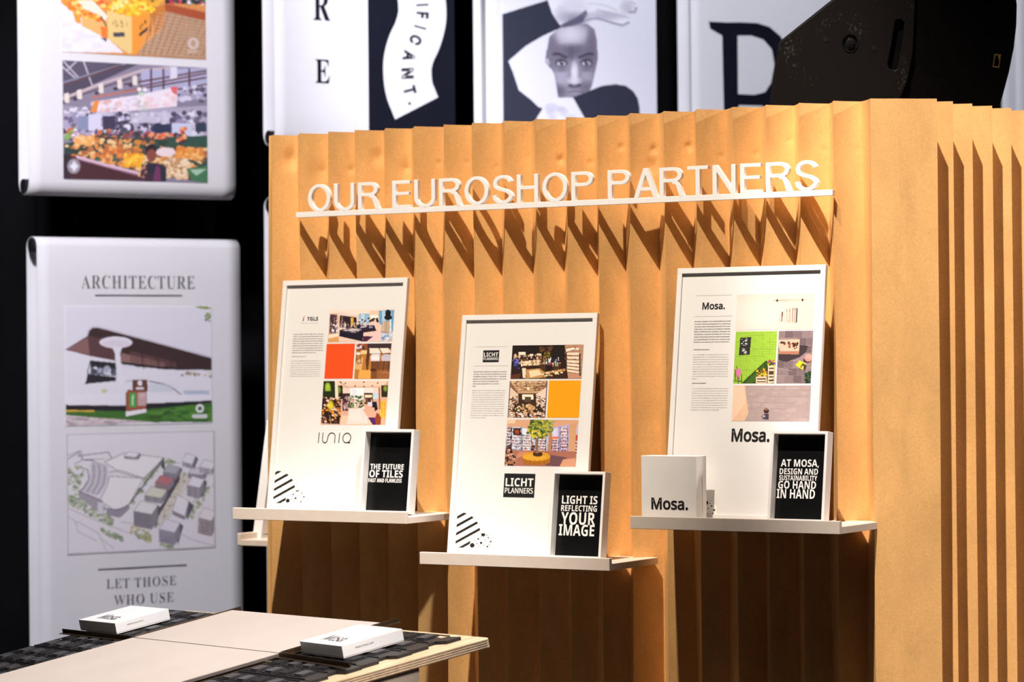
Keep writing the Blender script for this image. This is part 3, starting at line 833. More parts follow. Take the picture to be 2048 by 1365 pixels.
A.poly('d8a480', (376, 682), (952, 683), (945, 730), (740, 745), (540, 750), (376, 730)).poly('c8b0a8', (376, 730), (540, 745), (540, 760), (374, 760)).poly('e8c8a8', (380, 682), (450, 682), (440, 712), (380, 715))
A.poly('b8c4dc', (370, 745), (500, 745), (500, 935), (362, 930)).poly('c4ccdc', (500, 750), (600, 760), (600, 930), (500, 935)).poly('b8b0d8', (730, 745), (880, 720), (870, 980), (735, 940)).poly('d8d4f0', (745, 755), (785, 750), (785, 815), (745, 815)).poly('d8d4f0', (812, 748), (862, 738), (860, 815), (812, 815))
A.rect('b8bcd0', 620, 780, 720, 935)
def shelves(x0, x1, y0, y1, n, tone=('a03820', '201418', '6a2c1c', 'c86838')):
    A.line('241c24', 5, (x0, y0), (x0, y1)); A.line('241c24', 5, (x1, y0), (x1, y1))
    for k in range(n):
        y = y0+(y1-y0)*(k+1)/n; A.rect('f4eeec', x0+3, y-6, x1-3, y-1); A.bars([(x0+5, y-18), (x1-8, y-18), (x1-8, y-10), (x0+5, y-10)], 14, 5, 6, 11, tone)
shelves(415, 492, 745, 935, 8); shelves(502, 575, 800, 930, 6); shelves(370, 408, 740, 930, 8); shelves(628, 690, 800, 930, 6); shelves(740, 795, 820, 945, 6); shelves(806, 866, 740, 965, 9); shelves(920, 945, 800, 1010, 8)
A.rect('2c1c20', 428, 752, 488, 808).rect('a84020', 442, 765, 475, 798).rect('e4e8f4', 505, 755, 540, 800).rect('ee7838', 742, 822, 790, 838).rect('c83c20', 920, 805, 945, 838)
A.poly('d0a078', (880, 720), (935, 710), (920, 1000), (870, 990)).poly('b88058', (720, 760), (742, 760), (736, 950), (705, 945))
A.poly('a86c58', (360, 930), (930, 935), (930, 1058), (358, 1055)).poly('6a4850', (700, 960), (860, 985), (820, 1058), (690, 1050)).poly('d09878', (830, 1000), (930, 990), (928, 1058), (800, 1058)).poly('c88868', (480, 940), (560, 940), (520, 970), (440, 1000))
A.ell('a86818', 615, 1015, 112, 34).rect('a86818', 503, 975, 727, 1015).ell('d89a28', 615, 978, 112, 38).ell('e8b040', 600, 985, 95, 24, a=.5).ell('5a3018', 627, 962, 40, 18).rect('3a2014', 590, 945, 662, 968)
for x in (530, 565, 600, 640, 680): A.line('8a5410', 3, (x, 1005), (x, 1046))
A.poly('8a6850', (606, 830), (624, 830), (632, 955), (610, 955)).line('8a6850', 5, (612, 850), (595, 800)).line('8a6850', 5, (620, 850), (645, 800))
A.spots([(575, 685), (735, 684), (745, 770), (690, 820), (600, 835), (540, 790), (560, 730)], 330, 6, 15, ['5a7028', '8aa030', 'c8b838', '3a5020', 'd8c850', '788838', '485c1c'])
A.spots([(700, 700), (770, 690), (740, 790), (690, 800)], 40, 4, 9, ['7a9048', 'b0a840', 'a8a098'])
A.spots([(362, 880), (415, 900), (470, 1040), (440, 1055), (360, 1052)], 60, 6, 14, ['2a1814', 'a87858', '583428', '181010', 'd8b8a0']).spots([(580, 870), (606, 870), (606, 940), (575, 940)], 16, 5, 10, ['3a2018', '704030'])
A.place('photo', fr, *o6, po, PZ, PRINT)


def licht(x0, y0, x1, y1, o, name):
    a = pos(fr, *o, x0, y1); b = pos(fr, *o, x1, y0); w = b[0]-a[0]; h = b[1]-a[1]
    q = MB().box(a[0], b[0], a[1], b[1], -.0081, -.0079).build(name, INK, po)
    text('lettering', sbold('LICHT'), a[0]+w*.055, a[1]+h*.46, w*.89, h*.35, WHITEINK, q, -.0078, font=NOTO)
    text('lettering', 'PLANNERS', a[0]+w*.045, a[1]+h*.165, w*.91, h*.235, WHITEINK, q, -.0078, font=NOTO, grow=.008)
licht(182, 124, 316, 220, o6, 'logo'); licht(346, 1118, 606, 1304, o6, 'logo')


def para(fr, o, lines, x0, x1, y0, y1, m, parent, hpx, font=INTER, grow=.01, skew=0):
    n = len(lines)
    mb = MB()
    for k, s in enumerate(lines):
        y = y0+(y1-y0)*k/max(n-1, 1)
        a = pos(fr, *o, x0+skew*k, y, -.0079); b = pos(fr, *o, x1+skew*k, y, -.0079); t_ = pos(fr, *o, x0+skew*k, y-hpx, -.0079)
        w = b[0]-a[0]
        if len(s) < .8*max(len(q) for q in lines): w *= len(s)/max(len(q) for q in lines)
        for g in fit(glyphs(s, font, 1, grow), a[0], a[1], w, t_[1]-a[1], .73): mb.prism(g, -.0079, -.0078, bottom=False)
    return mb.build('body_text', m, parent)


para(fr, o6, ['We develop lighting concepts for various', 'clients, from private individuals to the', 'hospitality industry, retail, office- and utility', 'projects. By listening carefully to you and', 'observing the space, we translate your', 'wishes and requirements into a concrete', 'plan.'], 109, 373, 300, 416, GREYINK, po, 10, INTER, .012, -1.4)
greek(fr, gl(fr, o6, 98, 358, 450, 668, 13, .45, skew=-1.1), po, PALEINK, .0036, 12, -.0079)
mb = MB()
for y in (95, 248):
    a = pos(fr, *o6, 122 if y < 200 else 108, y+3); b = pos(fr, *o6, 388, y); mb.box(a[0], b[0], a[1], a[1]+.0007, -.0081, -.0079)
mb.build('rule_line', FAINTINK, po)
deco(fr, 820, 600, 2.394, ((222, 1005), (403, 1005), (403, 1190), (222, 1190)), po, PZ)

# ---- right frame ----------------------------------------------------------
t, po, fr, hh = big_frame(.74, 1.340, 2.067, 1.151, 'large white framed Mosa poster with a green tile photo, on the right ledge')
o7 = (1360, 570, 4.1367)
A = Pic((470, 82), (1115, 68), (1103, 372), (460, 372), 180, 84, 'e8cfc4')
A.soft('f4e4dc', 620, 250, 300, 200, .7).line('c0a070', 6, (778, 130), (1048, 124)).ell('302820', 806, 130, 8, 12).ell('302820', 1014, 126, 8, 12)
for x in range(850, 1000, 16): A.line('d8b8a8', 2, (x, 130), (x-4, 150))
for x, y0, y1, c in ((848, 228, 300, '6a1a18'), (886, 205, 300, 'e0c0a8'), (908, 200, 308, 'c8a888'), (934, 200, 300, '5a4a44'), (952, 198, 312, '806858'), (968, 200, 312, '4a3838')):
    A.line('c8a494', 9, (x-16, y0+14), (x-20, y1+8), a=.5).line(c, 9, (x+2, y0), (x-3, y1)).line('2c1c1c', 3, (x+3, y0-6), (x, y0+20))
A.place('photo', fr, *o7, po, PZ, PRINT)
A = Pic((460, 388), (800, 383), (787, 818), (442, 815), 130, 160, '9cc63e')
for bx in range(8):
    for by in range(9):
        x = 440+bx*62-8; y = 360+by*58; hz = (bx+by) % 2
        A.line('6a9420', 1.6, (x, y), (x+62, y)).line('6a9420', 1.6, (x, y), (x, y+58))
        for k in (1, 2):
            if hz: A.line('7aa62c', 1.6, (x, y+k*19), (x+62, y+k*19))
            else: A.line('7aa62c', 1.6, (x+k*20.6, y), (x+k*20.6, y+58))
A.poly('2c4c14', (520, 805), (715, 625), (725, 640), (740, 818), (520, 818)).poly('3e6018', (560, 790), (700, 660), (700, 700), (600, 818), (540, 818))
A.poly('262a26', (498, 438), (588, 433), (577, 578), (486, 584)).spots([(510, 445), (560, 445), (550, 500), (510, 500)], 30, 4, 7, ['e8e8e0', '262a26'], .5).bars([(508, 520), (545, 520), (540, 570), (508, 570)], 14, 16, 3, 5, ['d8d8d0'])
A.poly('d878a8', (447, 700), (505, 695), (510, 730), (490, 760), (500, 790), (480, 770), (465, 740)).poly('b85888', (465, 740), (490, 760), (500, 790), (475, 770)).line('202018', 6, (445, 795), (515, 797)).line('202018', 6, (480, 770), (485, 815)).line('202018', 6, (510, 740), (515, 815)).line('3a6a1c', 6, (468, 672), (475, 698)).rect('4a7828', 455, 700, 465, 790)
A.spots([(640, 705), (718, 700), (718, 755), (640, 755)], 90, 6, 11, ['3a2a10', 'e8a020', '4a6a20', 'c83c20', 'e8d040', '202810']).spots([(730, 625), (792, 622), (792, 665), (730, 665)], 60, 6, 11, ['3a2a10', 'e8b028', '4a7a20', 'd84828', '202810', '7048a0'])
for x0, x1, ys in ((632, 724, (760, 785, 808)), (730, 788, (672, 700, 745, 770, 800))):
    A.rect('4a3828', x0, ys[0], x1, 818)
    for y in ys: A.rect('e0ccb0', x0, y, x1, y+15)
    A.rect('e0ccb0', x0, ys[0], x0+8, 818).rect('c8b090', x1-10, ys[0], x1, 818)
A.place('photo', fr, *o7, po, PZ, PRINT)
A = Pic((815, 382), (1100, 380), (1084, 815), (800, 818), 110, 160, '8a7678')
for ry, y in enumerate(range(380, 830, 62)):
    for rx in range(6):
        x = 790+rx*74+(ry % 2)*34
        A.rect(['8a7678', '7c6a6e', '968284', '6e5e62', '8f7b7d'][(rx*3+ry*2) % 5], x, y, x+72, y+60).line('b09c9c', 1.6, (x, y), (x+74, y)).line('a89494', 1.6, (x, y), (x, y+62))
A.poly('3c3034', (815, 575), (985, 575), (985, 500), (1060, 505), (1040, 560), (990, 600), (880, 640), (815, 625)).poly('e8b8a0', (812, 455), (988, 450), (985, 550), (830, 552), (812, 500)).poly('b07860', (812, 552), (985, 550), (980, 578), (815, 572))
A.spots([(830, 470), (870, 470), (870, 500), (830, 500)], 16, 5, 10, ['201818', '603c30']).spots([(895, 475), (912, 475), (912, 520), (895, 520)], 14, 5, 10, ['2a1c18', '8a5030']).spots([(920, 480), (985, 475), (975, 525), (925, 530)], 22, 5, 10, ['4a2c1c', 'a86840', '2a1a14'])
A.ell('403038', 1056, 625, 36, 22).ell('d88880', 1064, 605, 34, 32).ell('e8a098', 1066, 596, 28, 22).poly('3a3030', (985, 690), (1052, 668), (1040, 700), (1022, 712)).poly('d8d420', (990, 625), (1045, 655), (1020, 708), (955, 665)).poly('4a4010', (1015, 648), (1045, 665), (1022, 700), (995, 680)).ell('e0b080', 1016, 682, 9, 14).line('e8e040', 4, (975, 650), (1010, 650))
A.spots([(1035, 735), (1085, 715), (1084, 812), (1045, 812)], 80, 6, 12, ['1c2c1c', '2c4428', '3a5a34', '142014']).line('a89c9c', 7, (812, 690), (930, 715), a=.5).line('b4a6a6', 5, (805, 680), (900, 740), a=.4)
A.place('photo', fr, *o7, po, PZ, PRINT)
A = Pic((443, 835), (1083, 833), (1072, 1132), (426, 1128), 180, 86, 'b09c9a')
for ry, y in enumerate((835, 875, 925, 975, 1025, 1085)):
    A.line('9a8886', 2, (540, y), (1083, y+(ry-2)*4))
    for k in range(8): A.line('a08e8c', 2, (560+k*76+(ry % 2)*36, y), (560+k*76+(ry % 2)*34, y+50))
    A.spots([(560, y), (1080, y), (1080, y+40), (560, y+40)], 8, 20, 44, ['b6a2a0', 'aa9694', 'beaaa8'], .45, .5)
A.poly('e4bc9c', (430, 835), (538, 835), (568, 1060), (535, 1128), (426, 1128)).poly('eccaae', (430, 835), (530, 835), (545, 980), (430, 1128)).ell('382020', 717, 1045, 22, 22).ell('906858', 715, 1030, 18, 10).poly('382c3c', (700, 1070), (738, 1070), (735, 1118), (690, 1110)).soft('504858', 705, 1095, 36, 30, .8).ell('e8e0d8', 700, 1088, 7, 5)
A.place('photo', fr, *o7, po, PZ, PRINT)
ptext(fr, 'heading', 'Mosa.', *o7, 184, 205, 374, 143, INK, po, font=NOTO, grow=.018)
ptext(fr, 'wordmark', 'Mosa.', *o7, 424, 1300, 745, 1192, INK, po, font=NOTO, grow=.022)
para(fr, o7, ['At Mosa, design and sustainability go hand', 'in hand. With great passion for ceramics,', 'we have been manufacturing tiles for over', '136 years. Our tiles are Cradle to Cradle', 'Silver certified since already a decade and', 'contribute to green building all over the', 'world. Enriching surfaces both functionally', 'and aesthetically, the tiles are made to last', 'forever or as long as you have a need for it.'], 120, 418, 308, 478, GREYINK, po, 12, INTER, .014, -1.0)
para(fr, o7, ['TIMELESS CERAMICS'], 112, 242, 540, 540, INK, po, 9, INTER, .02)
para(fr, o7, ['CIRCULAR DESIGN'], 99, 214, 818, 818, INK, po, 9, INTER, .02)
greek(fr, gl(fr, o7, 109, 402, 582, 780, 11, .12, skew=-.8), po, PALEINK, .0036, 21, -.0079)
greek(fr, gl(fr, o7, 100, 396, 862, 1038, 10, .78, skew=-1.2), po, PALEINK, .0036, 22, -.0079)
mb = MB()
for y in (88, 260):
    a = pos(fr, *o7, 130 if y < 200 else 124, y+3); b = pos(fr, *o7, 432, y); mb.box(a[0], b[0], a[1], a[1]+.0007, -.0081, -.0079)
mb.build('rule_line', FAINTINK, po)
deco(fr, 1240, 510, 2.354, ((270, 1045), (460, 1045), (460, 1235), (270, 1235)), po, PZ, cut=True)


# ---- small deep frames ----------------------------------------------------
def small_frame(label, yb, zb, pxl, pxr, ptop, lines, panel_px):
    """21 x 30 shadow box; pxl/pxr/ptop: photo positions of its upper front corners"""
    f0 = lean_frame(0, yb, zb); a = f0.loc(pxl, ptop); b = f0.loc(pxr, ptop-2)
    w = b[0]-a[0]; h = a[1]; fr = lean_frame(a[0], yb, zb+.0065); D = .045; r = .010
    t = thing('box_frame', fr, label, 'picture frame')
    for q in ((0, w, 0, r), (0, w, h-r, h), (0, r, r, h-r), (w-r, w, r, h-r)):
        MB().box(*q, -D, 0).build('moulding', WHITE, t, bevel=.0006, seg=1)
    pn = MB().box(r, w-r, r, h-r, -D+.002, -D+.008).build('black_card', BLACKP, t)
    z = -D+.0082
    for (s, ox, oy, sc, x0, y0, x1, y1) in lines:
        # x0,y0 lower left, x1,y1 upper right of the line in the crop
        A_ = fr.loc(ox+x0/sc, oy+y0/sc, z); B_ = fr.loc(ox+x1/sc, oy+y1/sc, z)
        text('lettering', s, A_[0], A_[1], B_[0]-A_[0], B_[1]-A_[1], WHITEINK, pn, z, font=NOTO)
    return t, fr


c1 = (450, 540, 2.438); c2 = (820, 600, 2.394); c3 = (1240, 510, 2.354)
small_frame('small white box frame on the left ledge reading THE FUTURE OF TILES', -.213, 1.144, 727.5, 828, 862,
            [(sbold('THE FUTURE'), *c1, 708, 973, 873, 949), (sbold('OF TILES'), *c1, 703, 1012, 868, 979), (sbold('FAST AND FLAWLESS'), *c1, 699, 1036, 862, 1020)], None)
small_frame('small white box frame with black card reading LIGHT IS REFLECTING YOUR IMAGE', -.213, .9945, 1105.3, 1211, 946,
            [(sbold('LIGHT IS'), *c2, 727, 977, 899, 941), (sbold('REFLECTING'), *c2, 723, 1012, 896, 987), (sbold('YOUR'), *c2, 722, 1076, 888, 1020), (sbold('IMAGE'), *c2, 711, 1129, 884, 1079)], None)
small_frame('small white box frame on the right ledge, black card beginning AT MOSA', -.213, 1.151, 1543.5, 1656, 866,
            [(sbold('AT MOSA,'), *c3, 757, 1003, 938, 965), (sbold('DESIGN AND'), *c3, 751, 1034, 933, 1008), (sbold('SUSTAINABILITY'), *c3, 749, 1062, 929, 1041), (sbold('GO HAND'), *c3, 744, 1101, 924, 1067), (sbold('IN HAND'), *c3, 737, 1146, 919, 1106)], None)

# ---- Mosa box on the right ledge -------------------------------------------
bf0 = Frame((0, -.272, 1.151), (1, 0, 0), (0, 0, 1)); a = bf0.loc(1282.3, 912); b = bf0.loc(1392, 912.5)
bf = Frame((a[0], -.272, 1.151), (1, 0, 0), (0, 0, 1)); bw = b[0]-a[0]; bh = bf.loc(1282.3, 912)[1]
t = thing('sample_box', bf, 'square cream card box lettered Mosa standing on the right ledge', 'box')
MB().box(0, bw, 0, bh, -.078, 0).build('box_body', CARDSH, t, bevel=.001)
A_ = bf.loc(1240+148/2.354, 510+1200/2.354); B_ = bf.loc(1240+320/2.354, 510+1147/2.354)
text('lettering', 'Mosa.', A_[0], A_[1], B_[0]-A_[0], B_[1]-A_[1], INK, t, .0003, font=NOTO, grow=.022)
mb = MB(); r_ = random.Random(4)
for k in range(34):
    y = .035+k*.0035
    mb.add([(bw+.0004, y, -.044), (bw+.0004, y+.0022, -.044), (bw+.0004, y+.0022, -.044-r_.uniform(.0015, .003)), (bw+.0004, y, -.044-.0025)], [(0, 1, 2, 3), (3, 2, 1, 0)])
mb.build('small_print', PALEINK, t)

# ---- ledge and frame on the partition's left side ---------------------------
hp = hit(474, 1078, (0, .55, 0), (0, 1, 0))
t = thing('picture_ledge', (hp.x, .55, hp.z-.02), 'white ledge end projecting from the left side of the paper partition', 'shelf')
zt = hit(500, 1068, (0, .55, 0), (0, 1, 0)).z-hp.z+.02; zbm = hit(500, 1092.5, (0, .55, 0), (0, 1, 0)).z-hp.z+.02
MB().box(.02, .36, zbm*0, .80, zbm, zbm+.0255).build('board', WHITEL, t, bevel=.0015)
MB().box(0, .02, 0, .80, zbm, zt).build('front_lip', WHITEL, t, bevel=.003)
fb = hit(505, 1073, (0, .66, 0), (0, 1, 0)); zz = hp.z-.02+zbm+.026
fx = hit(502, 1068, (0, .66, 0), (0, 1, 0)).x
ff = Frame((fx, .66, zz), (0, -1, 0), (math.sin(.16), 0, math.cos(.16)), (-math.cos(.16), 0, math.sin(.16)))
ff = Frame((fx, 1.27, zz), (0, -1, 0), (math.sin(.16), 0, math.cos(.16)))
t = thing('framed_poster', ff, 'white framed poster seen edge-on behind the left end of the partition', 'picture frame')
for q in ((0, .6, 0, .02), (0, .6, .50, .52), (0, .02, .02, .50), (.58, .6, .02, .50)):
    MB().box(*q, -.045, 0).build('moulding', WHITE, t, bevel=.0008, seg=1)
MB().box(.01, .59, .01, .51, -.040, -.030).build('backing_board', POSTER, t)

# ================================================================== TABLE
TF = Frame((.148, -1.72, .784), (.912, -.41, .029), (.399, .899, .181))
TF.z = TF.x.cross(TF.y).normalized(); TF.y = TF.z.cross(TF.x).normalized()
T0 = CP+ray(559, 1307)*9.2; TF.o = T0
tb = thing('display_table', TF, 'sloping birch plywood display table on a white plinth in the foreground', 'table')
mb = MB(); HT = -.030
rgt = [(.594, .436), (.50, -1.0)]
def slab(z0, z1, mi, inset=0):
    mb.prism([[(-1.50, .45), (-1.50, -1.0), (.49-inset, -1.0), (.582-inset, .30), (.594-inset, .422), (.588-inset, .434), (.576-inset, .440)]], z0, z1, mi)
slab(HT-.0037, HT, 0)
for k in range(7): slab(HT-.0037-(k+1)*.0037, HT-.0037-k*.0037, 1+(k % 2), .0008*(k % 2 == 0))
mb.build('plywood_top', [PLY, PLYD, PLYL], tb)
# plinth stands vertically: built in world axes, given in the table's coordinates
wp = TF.o+TF.x*(.42)+TF.y*(.0); 
def tl(p): d = Vector(p)-TF.o; return (d.dot(TF.x), d.dot(TF.y), d.dot(TF.z))
ex = Vector((TF.x.x, TF.x.y, 0)).normalized(); ey = Vector((-ex.y, ex.x, 0))
# front right vertical edge of the plinth as seen at px 839
best = None
for k in range(200):
    e2_ = .40-k*.005
    p = TF.W(.45, e2_, -.056); d = p-CP; px = 1024+FPX*d.dot(Rv)/d.dot(Fv)
    if best is None or abs(px-839) < best[0]: best = (abs(px-839), p)
pb = best[1]
mb = MB(); vs = []
for (a, b) in ((-1.75, 0), (0, 0), (0, -.95), (-1.75, -.95)):
    q = pb+ex*a+ey*b
    # top follows the sloping underside
    zt_ = TF.o.z+TF.z.z*0+(-((q.x-TF.o.x)*TF.z.x+(q.y-TF.o.y)*TF.z.y)-.056)/TF.z.z
    vs.append((tl((q.x, q.y, 0)), tl((q.x, q.y, zt_))))
v = [p[0] for p in vs]+[p[1] for p in vs]
mb.add(v, [(0, 1, 2, 3), (7, 6, 5, 4), (0, 4, 5, 1), (1, 5, 6, 2), (2, 6, 7, 3), (3, 7, 4, 0)])
mb.build('plinth', WHITEL, tb)

# tiles
for lab, q in (('beige floor tile lying on the far half of the sloping table', (-1.062, -.002, .003, .41)), ('large beige floor tile on the near half of the sloping table', (-1.062, -.002, -1.0, -.003))):
    t = thing('floor_tile', Frame(TF.W(q[0], q[2], -.012), TF.x, TF.y, TF.z), lab, 'tile')
    w = q[1]-q[0]; h = q[3]-q[2]
    MB().box(0, w, 0, h, .0100, .012).build('glazed_face', TILE, t)
    MB().box(0, w, 0, h, 0, .0100).build('tile_body', TILESIDE, t)


def angle_profile(x0, y0, x1, y1, label, flip=1):
    a = TF.W(x0, y0, -.0118); b = TF.W(x1, y1, -.0118); d = (b-a); L = d.length; d.normalize()
    fr = Frame(a, d, TF.z.cross(d)*flip, TF.z)
    t = thing('angle_profile', fr, label, 'metal profile')
    mb = MB().box(0, L, -.001, .0005, 0, .016)
    mb.build('upright_flange', BRONZE, t)
    mb = MB().box(0, L, -.018, -.001, 0, .0012); mb.build('flat_flange', BRONZE, t)
    mb = MB()
    for k in range(4): mb.box(0, L, -.0016, -.001, .003+k*.003, .0042+k*.003)
    mb.build('ridge', BRONZE, t)


angle_profile(-1.655, 0, -1.066, 0, 'bronze metal edge profile in front of the box on the left mat')
angle_profile(.004, 0, .497, -.03, 'bronze metal edge profile in front of the box on the right mat')
angle_profile(.0015, .006, .0015, .465, 'ribbed metal edge profile along the far tile, sticking out past its back edge', 1)
angle_profile(-1.066, .45, -1.066, .006, 'metal edge profile on the left side of the far tile', 1)


def mat_thing(label, x0, x1, y0, y1, side, skip=None):
    """interlocking black plastic base module mat: modules with pads, ribs and clip edge"""
    t = thing('tile_base_mat', Frame(TF.W(0, 0, HT), TF.x, TF.y, TF.z), label, 'mat')
    H_ = .018
    y = y1; k = 0; first_pad = None; base = MB()
    ribs = MB(); npad = 0
    pitch = .19
    while y > y0:
        # outline of one row of modules
        if side > 0:
            e = [(x1+.008, y), (x1+.008, y-.055), (x1-.035, y-.070), (x1-.035, y-.105), (x1-.002, y-.120), (x1-.002, y-.184)]
            top = [(x0, y), (x0+.09, y), (x0+.10, y-.02), (x0+.17, y-.02), (x0+.18, y), (x1-.14, y), (x1-.13, y-.022), (x1-.06, y-.03), (x1-.055, y-.012)] if k == 0 else [(x0, y)]
            loop = top+e+[(x0, y-.184)]
        else:
            e = [(x0, y-.184), (x0, y-.125), (x0+.03, y-.11), (x0+.03, y-.075), (x0-.012, y-.06), (x0-.012, y)]
            top = [(x1-.055, y-.03), (x1-.06, y), (x1-.17, y), (x1-.18, y-.03), (x1-.24, y-.03), (x1-.25, y)] if k == 0 else []
            top = top[::-1]
            loop = e+top+[(x1, y-(.03 if k == 0 else 0)), (x1, y-.184)]
        mm = MB().prism([loop], 0, H_*.62)
        mm.build('mat_module', RUBBER, t)
        # raised rim, cross ribs
        ny = 2
        for r in range(3):
            yy = y-.006-r*.085
            ribs.box(x0+.004, x1-.045, yy-.004, yy, H_*.62, H_*.80)
        nx = int((x1-x0)/.095)
        for c in range(nx):
            xx = x0+.012+c*.095
            ribs.box(xx, xx+.004, y-.18, y-.006, H_*.62, H_*.82)
            for r in range(2):
                ya = y-.016-r*.086
                if side < 0 and k == 0 and c > 3: pass
                # stepped collar and pad
                w_, h_ = .068, .062
                xo = xx+.014
                ribs.box(xo, xo+w_, ya-h_, ya, H_*.62, H_*.78)
                if (c+r+k) % 3 == 2:
                    for g in range(4): ribs.box(xo+.008+g*.015, xo+.015+g*.015, ya-h_+.006, ya-.006, H_*.78, H_*.98)
                    continue
                if npad < 290:
                    if first_pad is None:
                        ol = []
                        for (cx_, cy_, a0) in ((.036, .026, 0), (-.036+.0, .026, 90), (-.036, -.026, 180), (.036, -.026, 270)):
                            cx_ *= .5; cy_ *= .62
                            ol += [(cx_+.007*math.cos(math.radians(a0+q*45)), cy_+.007*math.sin(math.radians(a0+q*45))) for q in range(3)]
                        first_pad = MB().prism([ol], 0, .0055).build('pad', PADM, t)
                        p = first_pad
                    else:
                        p = first_pad.copy(); COL.objects.link(p); p.parent = t
                    p.location = (xo+w_/2, ya-h_/2, H_*.78-.0015); npad += 1
        y -= .19; k += 1
    o = ribs.build('rib_grid', RUBBER, t); o['kind'] = 'stuff'
    return t


mat_thing('black plastic tile base mat on the right of the table, jutting over the plywood', .012, .486, -.95, .392, 1)
mat_thing('black plastic tile base mat on the left edge of the table under a white box', -1.585, -1.070, -.95, .405, -1)


def card_box(tl_, tm_, tr_, label):
    """white sample box; positions of three top corners on the photo"""
    H_ = .041; z = -.0105+H_
    a = Vector(TF.loc(*tl_, z)); b = Vector(TF.loc(*tm_, z)); c = Vector(TF.loc(*tr_, z))
    ux = (b-a); w = ux.length; ux.normalize(); uy = Vector((-ux.y, ux.x)); d = (c-b).dot(uy)
    X = (TF.x*ux.x+TF.y*ux.y); Yv = (TF.x*uy.x+TF.y*uy.y)
    fr = Frame(TF.W(a.x, a.y, -.0105), X, Yv, TF.z)
    t = thing('sample_box', fr, label, 'box')
    MB().box(0, w, 0, d, .004, H_).build('lid', CARD, t, bevel=.0008, seg=1)
    MB().box(.001, w-.001, .001, d-.001, 0, .0038).build('base_tray', CARD, t)
    text('lettering', 'Mosa.', w*.25, d*.16, w*.48, d*.25, INK, t, H_+.0001, font=NOTO, grow=.012)
    side = fit(glyphs('www.mosa.com', NOTO, 2, 0), 0, 0, d*.30, 0); y0 = d*.21
    mb = MB()
    for g in side:
        m2 = MB().prism(g, 0, .0003, bottom=False)
        mb.add([(w+.0001+v_.z, y0+v_.x, H_*.52+v_.y) for v_ in m2.v], m2.f)
    mb.build('lettering', GREYINK, t)


card_box((157.2, 1240.1), (229.7, 1247.5), (332.2, 1218), 'flat white box lettered Mosa on the left mat of the table')
card_box((599.5, 1283.2), (683, 1293.2), (794, 1257.5), 'flat white box lettered Mosa on the right mat, nearer the plywood edge')

# ================================================================== STAGE MONITOR SPEAKER
so = CP+ray(1790, 100)*10.95
SX = Vector((math.cos(math.radians(27)), math.sin(math.radians(27)), 0))
KF = Frame(so, SX, (0, 0, 1))
sp_ = thing('stage_monitor', KF, 'scuffed black wedge loudspeaker rising behind the top right of the paper partition', 'loudspeaker')
def kp(pts): return [KF.loc(*p) for p in pts]
outl = [(1538, 207), (1557, 84), (1665, -2), (1730, -52), (1830, -110), (1960, -120), (2012, -80), (2029, -35), (2034, 10), (2033, 50), (2028, 95), (2018, 145), (2002, 205), (1988, 245), (1545, 245)]
body = kp(outl); body = body if area(body) > 0 else body[::-1]
MB().prism([body], -.42, 0).build('cabinet', CABINET, sp_, bevel=.006, seg=3)
ck = kp([(1540, 206), (1559, 85), (1667, 1), (1731, -48), (1828, -105), (1829, 0), (1824, 110), (1813, 165), (1797, 203), (1786, 240), (1548, 240)])
slot = kp([(1789, 44), (1795, 40), (1803, 41), (1808, 47), (1806, 75), (1800, 110), (1795, 138), (1790, 142), (1778, 139), (1774, 130), (1781, 95), (1787, 60)])
cup = [KF.loc(1700+15.5*math.cos(a), 88+18*math.sin(a)) for a in np.linspace(0, 2*math.pi, 29)[:-1]]
ck = ck if area(ck) > 0 else ck[::-1]
MB().prism([ck, slot, cup], -.002, .022).build('side_cheek', SCUFF, sp_, bevel=.003, seg=2)
MB().prism([slot if area(slot) > 0 else slot[::-1]], -.001, .0005).build('handle_recess', BLACKP, sp_)
# pole cup: glossy bowl with a rim
cc = Vector(KF.loc(1700, 88)); mb = MB(); n = 24; vv = []; ffc = []
rx = .031; rings = [(1.0, .012), (.93, .0135), (.86, .012), (.7, .006), (.5, .002), (.25, 0.0), (.02, -.0)]
rings = [(1.06, .0215), (1.03, .025), (.98, .0225), (.95, .012), (.7, .018), (.45, .022), (.2, .0235), (.02, .024)]
for (r_, z_) in rings:
    for i_ in range(n): a = 2*math.pi*i_/n; vv.append((cc.x+rx*r_*.92*math.cos(a), cc.y+rx*1.08*r_*math.sin(a), z_))
for k in range(len(rings)-1):
    for i_ in range(n): ffc.append((k*n+i_, k*n+(i_+1) % n, (k+1)*n+(i_+1) % n, (k+1)*n+i_))
mb.add(vv, ffc); mb.build('pivot_cup', CHROME, sp_, smooth=True)
for (x, y) in ((1651, 81), (1748, 99)):
    c = KF.loc(x, y); mb = MB()
    mb.tube((c[0], c[1], .0215), (c[0], c[1], .0235), .011, 16, r2=.0095); mb.tube((c[0], c[1], .0235), (c[0], c[1], .0238), .005, 10)
    mb.build('screw', DARKMETAL, sp_)
q = kp([(1989, 108), (2002, 109), (1998, 136), (1985, 134)])
inn = kp([(1990.5, 110.5), (2000, 111.3), (1996.6, 133.5), (1987, 132)])
tri = kp([(1995, 110), (2001, 111), (1999, 124), (1997, 116)])
mb = MB(); mb.prism([q, inn], .0005, .003); mb.prism([tri], .0005, .003)
mb.build('badge', GOLD, sp_)
st = thing('speaker_stand', (so.x-.1, so.y+.2, 0), 'black pole stand under the stage monitor, behind the partition', 'stand')
mb = MB().tube((0, 0, .02), (0, 0, KF.W(0, KF.loc(1760, 245)[1]).z-.02), .03, 16); mb.build('pole', DARKMETAL, st)
MB().tube((0, 0, 0), (0, 0, .02), .25, 24).build('base_plate', DARKMETAL, st)
